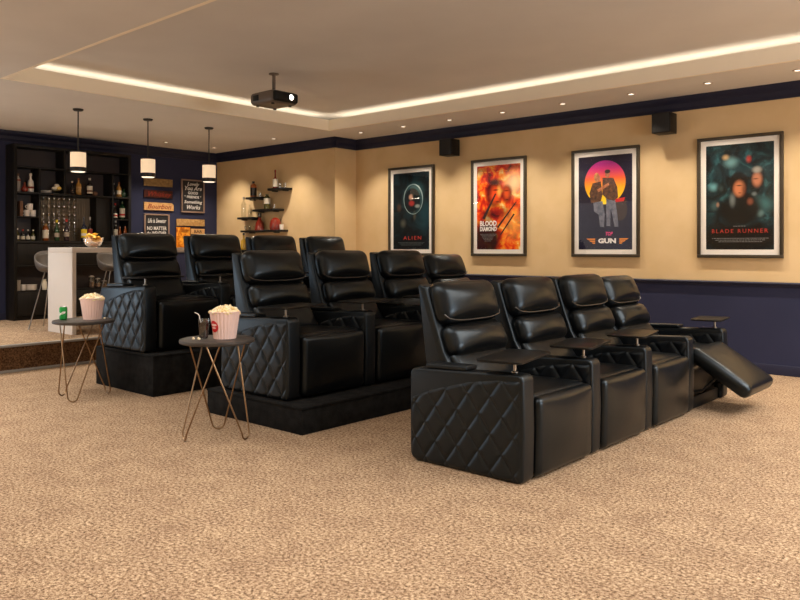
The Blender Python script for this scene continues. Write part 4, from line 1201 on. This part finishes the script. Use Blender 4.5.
chalkboard('tall chalkboard with six lines of white lettering beside the far pendant', 7.235, 7.70, 1.93, 2.505,
    [('Lovely', 0.085, 0.24, 0.86, 0.3), ('You Are', 0.10, 0.34, 0.73, 0.25), ('GOOD', 0.065, 0.20, 0.59, 0), ('* FRIENDS *', 0.06, 0.34, 0.47, 0), ('Something', 0.075, 0.36, 0.32, 0.25), ('Works', 0.10, 0.27, 0.16, 0.3)])
mbeer, *_ = art('beer_print', [(0.35, srgb(150, 70, 10)), (0.5, srgb(222, 130, 24)), (0.7, srgb(244, 190, 80))], 4.0, [(0.6, 0.85, 0.5, 0.12, srgb(90, 40, 16), 0.7, 0.2), (0.4, 0.5, 0.3, 0.3, srgb(250, 170, 50), 0.6, 0.0)], 1.0)
t = wall_thing('beer_picture', 'amber beer picture panel low on the navy wall between two recliners', 'picture', 7.275, 1.25)
MB().box(0.003, 0.018, -0.14, 0.14, 0, 0.43, 0.002).build('backing', M['inkdark'], t)
q = quad_uv('print', 0.27, 0.42, mbeer, t, (0.0186, 0, 0.005)); q.rotation_euler = (0, 0, PI / 2)

# ------------------------------------------------------------------ wall shelves on the tan corner wall
def wall_shelf(x0, x1, z, label):
    x0 += 0.06; x1 -= 0.09
    t = thing('wall_shelf', label, 'shelf', ((x0 + x1) / 2, YS, z), 0, 'black wall shelves')
    hw = (x1 - x0) / 2
    r = 0.10; d = 0.20
    poly = [(-hw, 0)] + [(-hw + r - r * math.cos(D(a)), -d + r - r * math.sin(D(a))) for a in (0, 22, 45, 67, 90)] + [(hw - r + r * math.sin(D(a)), -d + r - r * math.cos(D(a))) for a in (0, 22, 45, 67, 90)] + [(hw, 0)]
    MB().prism(poly, -0.032, 0.0, 'z', 0.003, 1).build('shelf_board', M['cab'], t)
    for sx_ in (-0.6, 0.6):
        MB().box(sx_ * hw - 0.01, sx_ * hw + 0.01, -0.12, -0.004, -0.05, -0.031, 0.002).build('bracket', M['bmetal'], t)
SH = [(-9.85, -9.25, 2.285, 'black wall shelf, topmost on the tan corner wall'), (-10.43, -9.86, 2.165, 'black wall shelf holding the whisky bottle, second from the top'),
      (-10.24, -9.45, 1.955, 'black wall shelf holding the white labelled wine, middle height'), (-10.66, -10.05, 1.835, 'black wall shelf holding the clear bottle, far left'),
      (-10.57, -9.35, 1.612, 'black wall shelf, the longest, holding two red vessels'), (-10.62, -10.15, 1.285, 'black wall shelf lowest on the wall, mostly behind a recliner')]
for a in SH: wall_shelf(*a)
ysf = 7.86
clear = thin_glass('clear_bottle', (0.93, 0.93, 0.9), 0.10, 0.03)
GS = 'bottles on the wall shelves'
bottle('red bottle with a white label on the topmost wall shelf', (-9.63, ysf, 2.285), 0.30, 0.042, M['redglass'], M['labelw'], M['redglass'], 0.45, 0.28, (0.08, 0.5), GS)
bottle('amber whisky bottle on the second wall shelf', (-10.20, ysf, 2.165), 0.265, 0.052, M['amber'], M['darkglass'], M['darkglass'], 0.72, 0.32, (0.1, 0.6), GS)
bottle('olive wine bottle with a white label on the middle wall shelf', (-9.843, ysf, 1.955), 0.245, 0.052, M['olive'], M['labelw'], M['olive'], 0.75, 0.4, (0.35, 0.72), GS)
bottle('tall clear bottle on the left wall shelf', (-10.467, ysf, 1.835), 0.345, 0.042, clear, None, M['taupe'], 0.62, 0.32, group=GS)
bottle('small clear bottle beside the tall clear bottle on the left wall shelf', (-10.308, ysf, 1.835), 0.205, 0.028, clear, None, None, 0.5, 0.35, group=GS)
bottle('yellow bottle with a dark cap on the lowest wall shelf', (-10.467, ysf, 1.285), 0.285, 0.048, M['yellowglass'], M['yellowglass'], M['darkglass'], 0.5, 0.3, (0.1, 0.3), GS)
o = MB().lathe([(0, 0), (0.078, 0), (0.080, 0.04), (0.066, 0.12), (0.03, 0.18), (0.022, 0.21), (0.026, 0.215), (0.024, 0.275), (0, 0.28)], seg=24).build('red_decanter', M['redglass'], None, (-10.035, ysf, 1.612)); tag(o, 'red decanter with a dark stopper on the longest wall shelf', 'decanter')
MB().lathe([(0, 0.285), (0.03, 0.283), (0.032, 0.215), (0, 0.215)], seg=16).build('stopper', M['darkglass'], o)
o = MB().lathe([(0, 0), (0.088, 0), (0.096, 0.03), (0.094, 0.11), (0.07, 0.17), (0.03, 0.195), (0.026, 0.19), (0.064, 0.165), (0.088, 0.10), (0.085, 0.02), (0, 0.012)], seg=28).build('round_vase', M['redglass'], None, (-9.625, ysf, 1.612)); tag(o, 'round red glass vase on the longest wall shelf', 'vase')
o = MB().lathe([(0, 0), (0.03, 0), (0.035, 0.085), (0.031, 0.085), (0.028, 0.008), (0, 0.008)], seg=20).build('candle_cup', M['cerw'], None, (-9.47, ysf, 1.612)); tag(o, 'short white cup at the right end of the longest wall shelf', 'cup')
sg_mesh = MB().lathe([(0, 0), (0.022, 0), (0.026, 0.075), (0.024, 0.075), (0.020, 0.008), (0, 0.008)], seg=16).mesh('shot_glass', clear)
for x, z, lab in ((-9.512, 2.285, 'small clear glass right of the red bottle on the topmost shelf'), (-9.387, 2.285, 'small clear glass at the right end of the topmost shelf'), (-10.026, 2.165, 'small clear glass on the second wall shelf'), (-9.663, 1.955, 'small clear glass right of the wine on the middle shelf'),
                  (-10.404, 1.612, 'clear glass at the left end of the longest shelf'), (-10.308, 1.612, 'clear glass second from the left on the longest shelf'), (-10.159, 1.612, 'clear glass just left of the red decanter')):
    o = bpy.data.objects.new('shot_glass', sg_mesh); C.objects.link(o); o.location = (x, ysf, z); tag(o, lab, 'glass', 'small glasses on the wall shelves')

# ------------------------------------------------------------------ lights
def light(typ, name, loc, energy, col, rot=(0, 0, 0), **kw):
    l = bpy.data.lights.new(name, typ); l.energy = energy; l.color = col
    for k, v in kw.items(): setattr(l, k, v)
    o = bpy.data.objects.new(name, l); C.objects.link(o); o.location = loc; o.rotation_euler = rot
    return o
WARM = (1, 0.84, 0.64); NEUT = (1, 0.93, 0.85)
for x, y in spots:
    light('SPOT', 'downlight_beam', (x, y, ZC - 0.012), 88 if x > -8 else 105, (1, 0.88, 0.72), spot_size=D(100), spot_blend=0.7, shadow_soft_size=0.03)
for x in (-1.07, -0.23, 0.61, 1.45, 2.3):       # the same run of downlights goes on along the poster wall
    light('SPOT', 'downlight_beam', (x, 7.88, ZC - 0.012), 110, (1, 0.88, 0.72), spot_size=D(100), spot_blend=0.7, shadow_soft_size=0.03)
for y in (4.295, 5.226, 6.163):
    light('AREA', 'pendant_glow', (-9.0, y, ZC - 0.775), 10, WARM, shape='DISK', size=0.16)
# LED runs hidden in the cove, shining up at the tray ceiling
zc_ = ZC + 0.075
CE = 1.5
for loc, sx_, sy_ in (((TX0 - 0.16, (TY0 + TY1) / 2, zc_), 0.10, TY1 - TY0), ((TX1 + 0.16, (TY0 + TY1) / 2, zc_), 0.10, TY1 - TY0),
                      (((TX0 + TX1) / 2, TY0 - 0.16, zc_), TX1 - TX0, 0.10), (((TX0 + TX1) / 2, TY1 + 0.16, zc_), TX1 - TX0, 0.10)):
    light('AREA', 'cove_light', loc, CE * max(sx_, sy_), (1, 0.87, 0.68), (PI, 0, 0), shape='RECTANGLE', size=sx_, size_y=sy_)
# unseen projection screen glow at the front of the room, a cool window by the bar side, and added fill lights
light('AREA', 'screen_glow', (XF - 0.1, 4.4, 1.6), 150, (0.88, 0.95, 1.0), (0, D(90), 0), shape='RECTANGLE', size=1.7, size_y=3.4)
light('AREA', 'window_light', (-9.4, YN + 0.08, 1.75), 13, (0.80, 0.90, 1.0), (D(90), 0, 0), shape='RECTANGLE', size=3.4, size_y=1.6)
light('AREA', 'low_cool_fill', (XB + 0.06, -0.2, 0.76), 55, (0.72, 0.88, 1.0), (0, D(-90), 0), shape='RECTANGLE', size=0.8, size_y=3.4)  # added low fill for a cool sheen on the quilted panels, no door here
light('AREA', 'ceiling_fill', (-2.4, 1.6, 2.95), 75, NEUT, (0, 0, 0), shape='RECTANGLE', size=3.4, size_y=2.4, spread=D(120))  # this and the next three are added overhead fill, not fixtures
light('AREA', 'ceiling_fill', (-6.4, 1.4, 2.95), 80, NEUT, (0, 0, 0), shape='RECTANGLE', size=2.2, size_y=2.0, spread=D(120))
light('AREA', 'ceiling_fill', (-9.9, 2.2, 2.95), 70, NEUT, (0, 0, 0), shape='RECTANGLE', size=1.6, size_y=2.6, spread=D(110))
light('AREA', 'ceiling_fill', (0.4, 5.2, 3.15), 190, NEUT, (0, 0, 0), shape='RECTANGLE', size=1.9, size_y=3.4, spread=D(140))
light('AREA', 'upward_fill', (-3.0, -1.3, 1.9), 45, NEUT, (PI, 0, 0), shape='RECTANGLE', size=4.0, size_y=0.8)  # this and the next are added fill aimed up to brighten the ceiling
light('AREA', 'upward_fill', (-9.6, 0.6, 1.9), 45, NEUT, (PI, 0, 0), shape='RECTANGLE', size=2.4, size_y=1.2)

w = bpy.data.worlds.new('world'); bpy.context.scene.world = w; w.use_nodes = True
w.node_tree.nodes['Background'].inputs['Color'].default_value = (0.05, 0.045, 0.04, 1)
w.node_tree.nodes['Background'].inputs['Strength'].default_value = 1.0

# ------------------------------------------------------------------ camera
cam = bpy.data.cameras.new('camera'); co = bpy.data.objects.new('camera', cam); C.objects.link(co)
co.location = (0, 0, 1.3); co.rotation_euler = (PI / 2, 0, D(41.4))
cam.sensor_width = 36; cam.lens = 36 * 755 / 800; cam.shift_y = -51 / 800
cam.clip_start = 0.05; cam.clip_end = 100
bpy.context.scene.camera = co
sc = bpy.context.scene
sc.view_settings.view_transform = 'Standard'
sc.view_settings.look = 'None'
sc.view_settings.exposure = 0.0
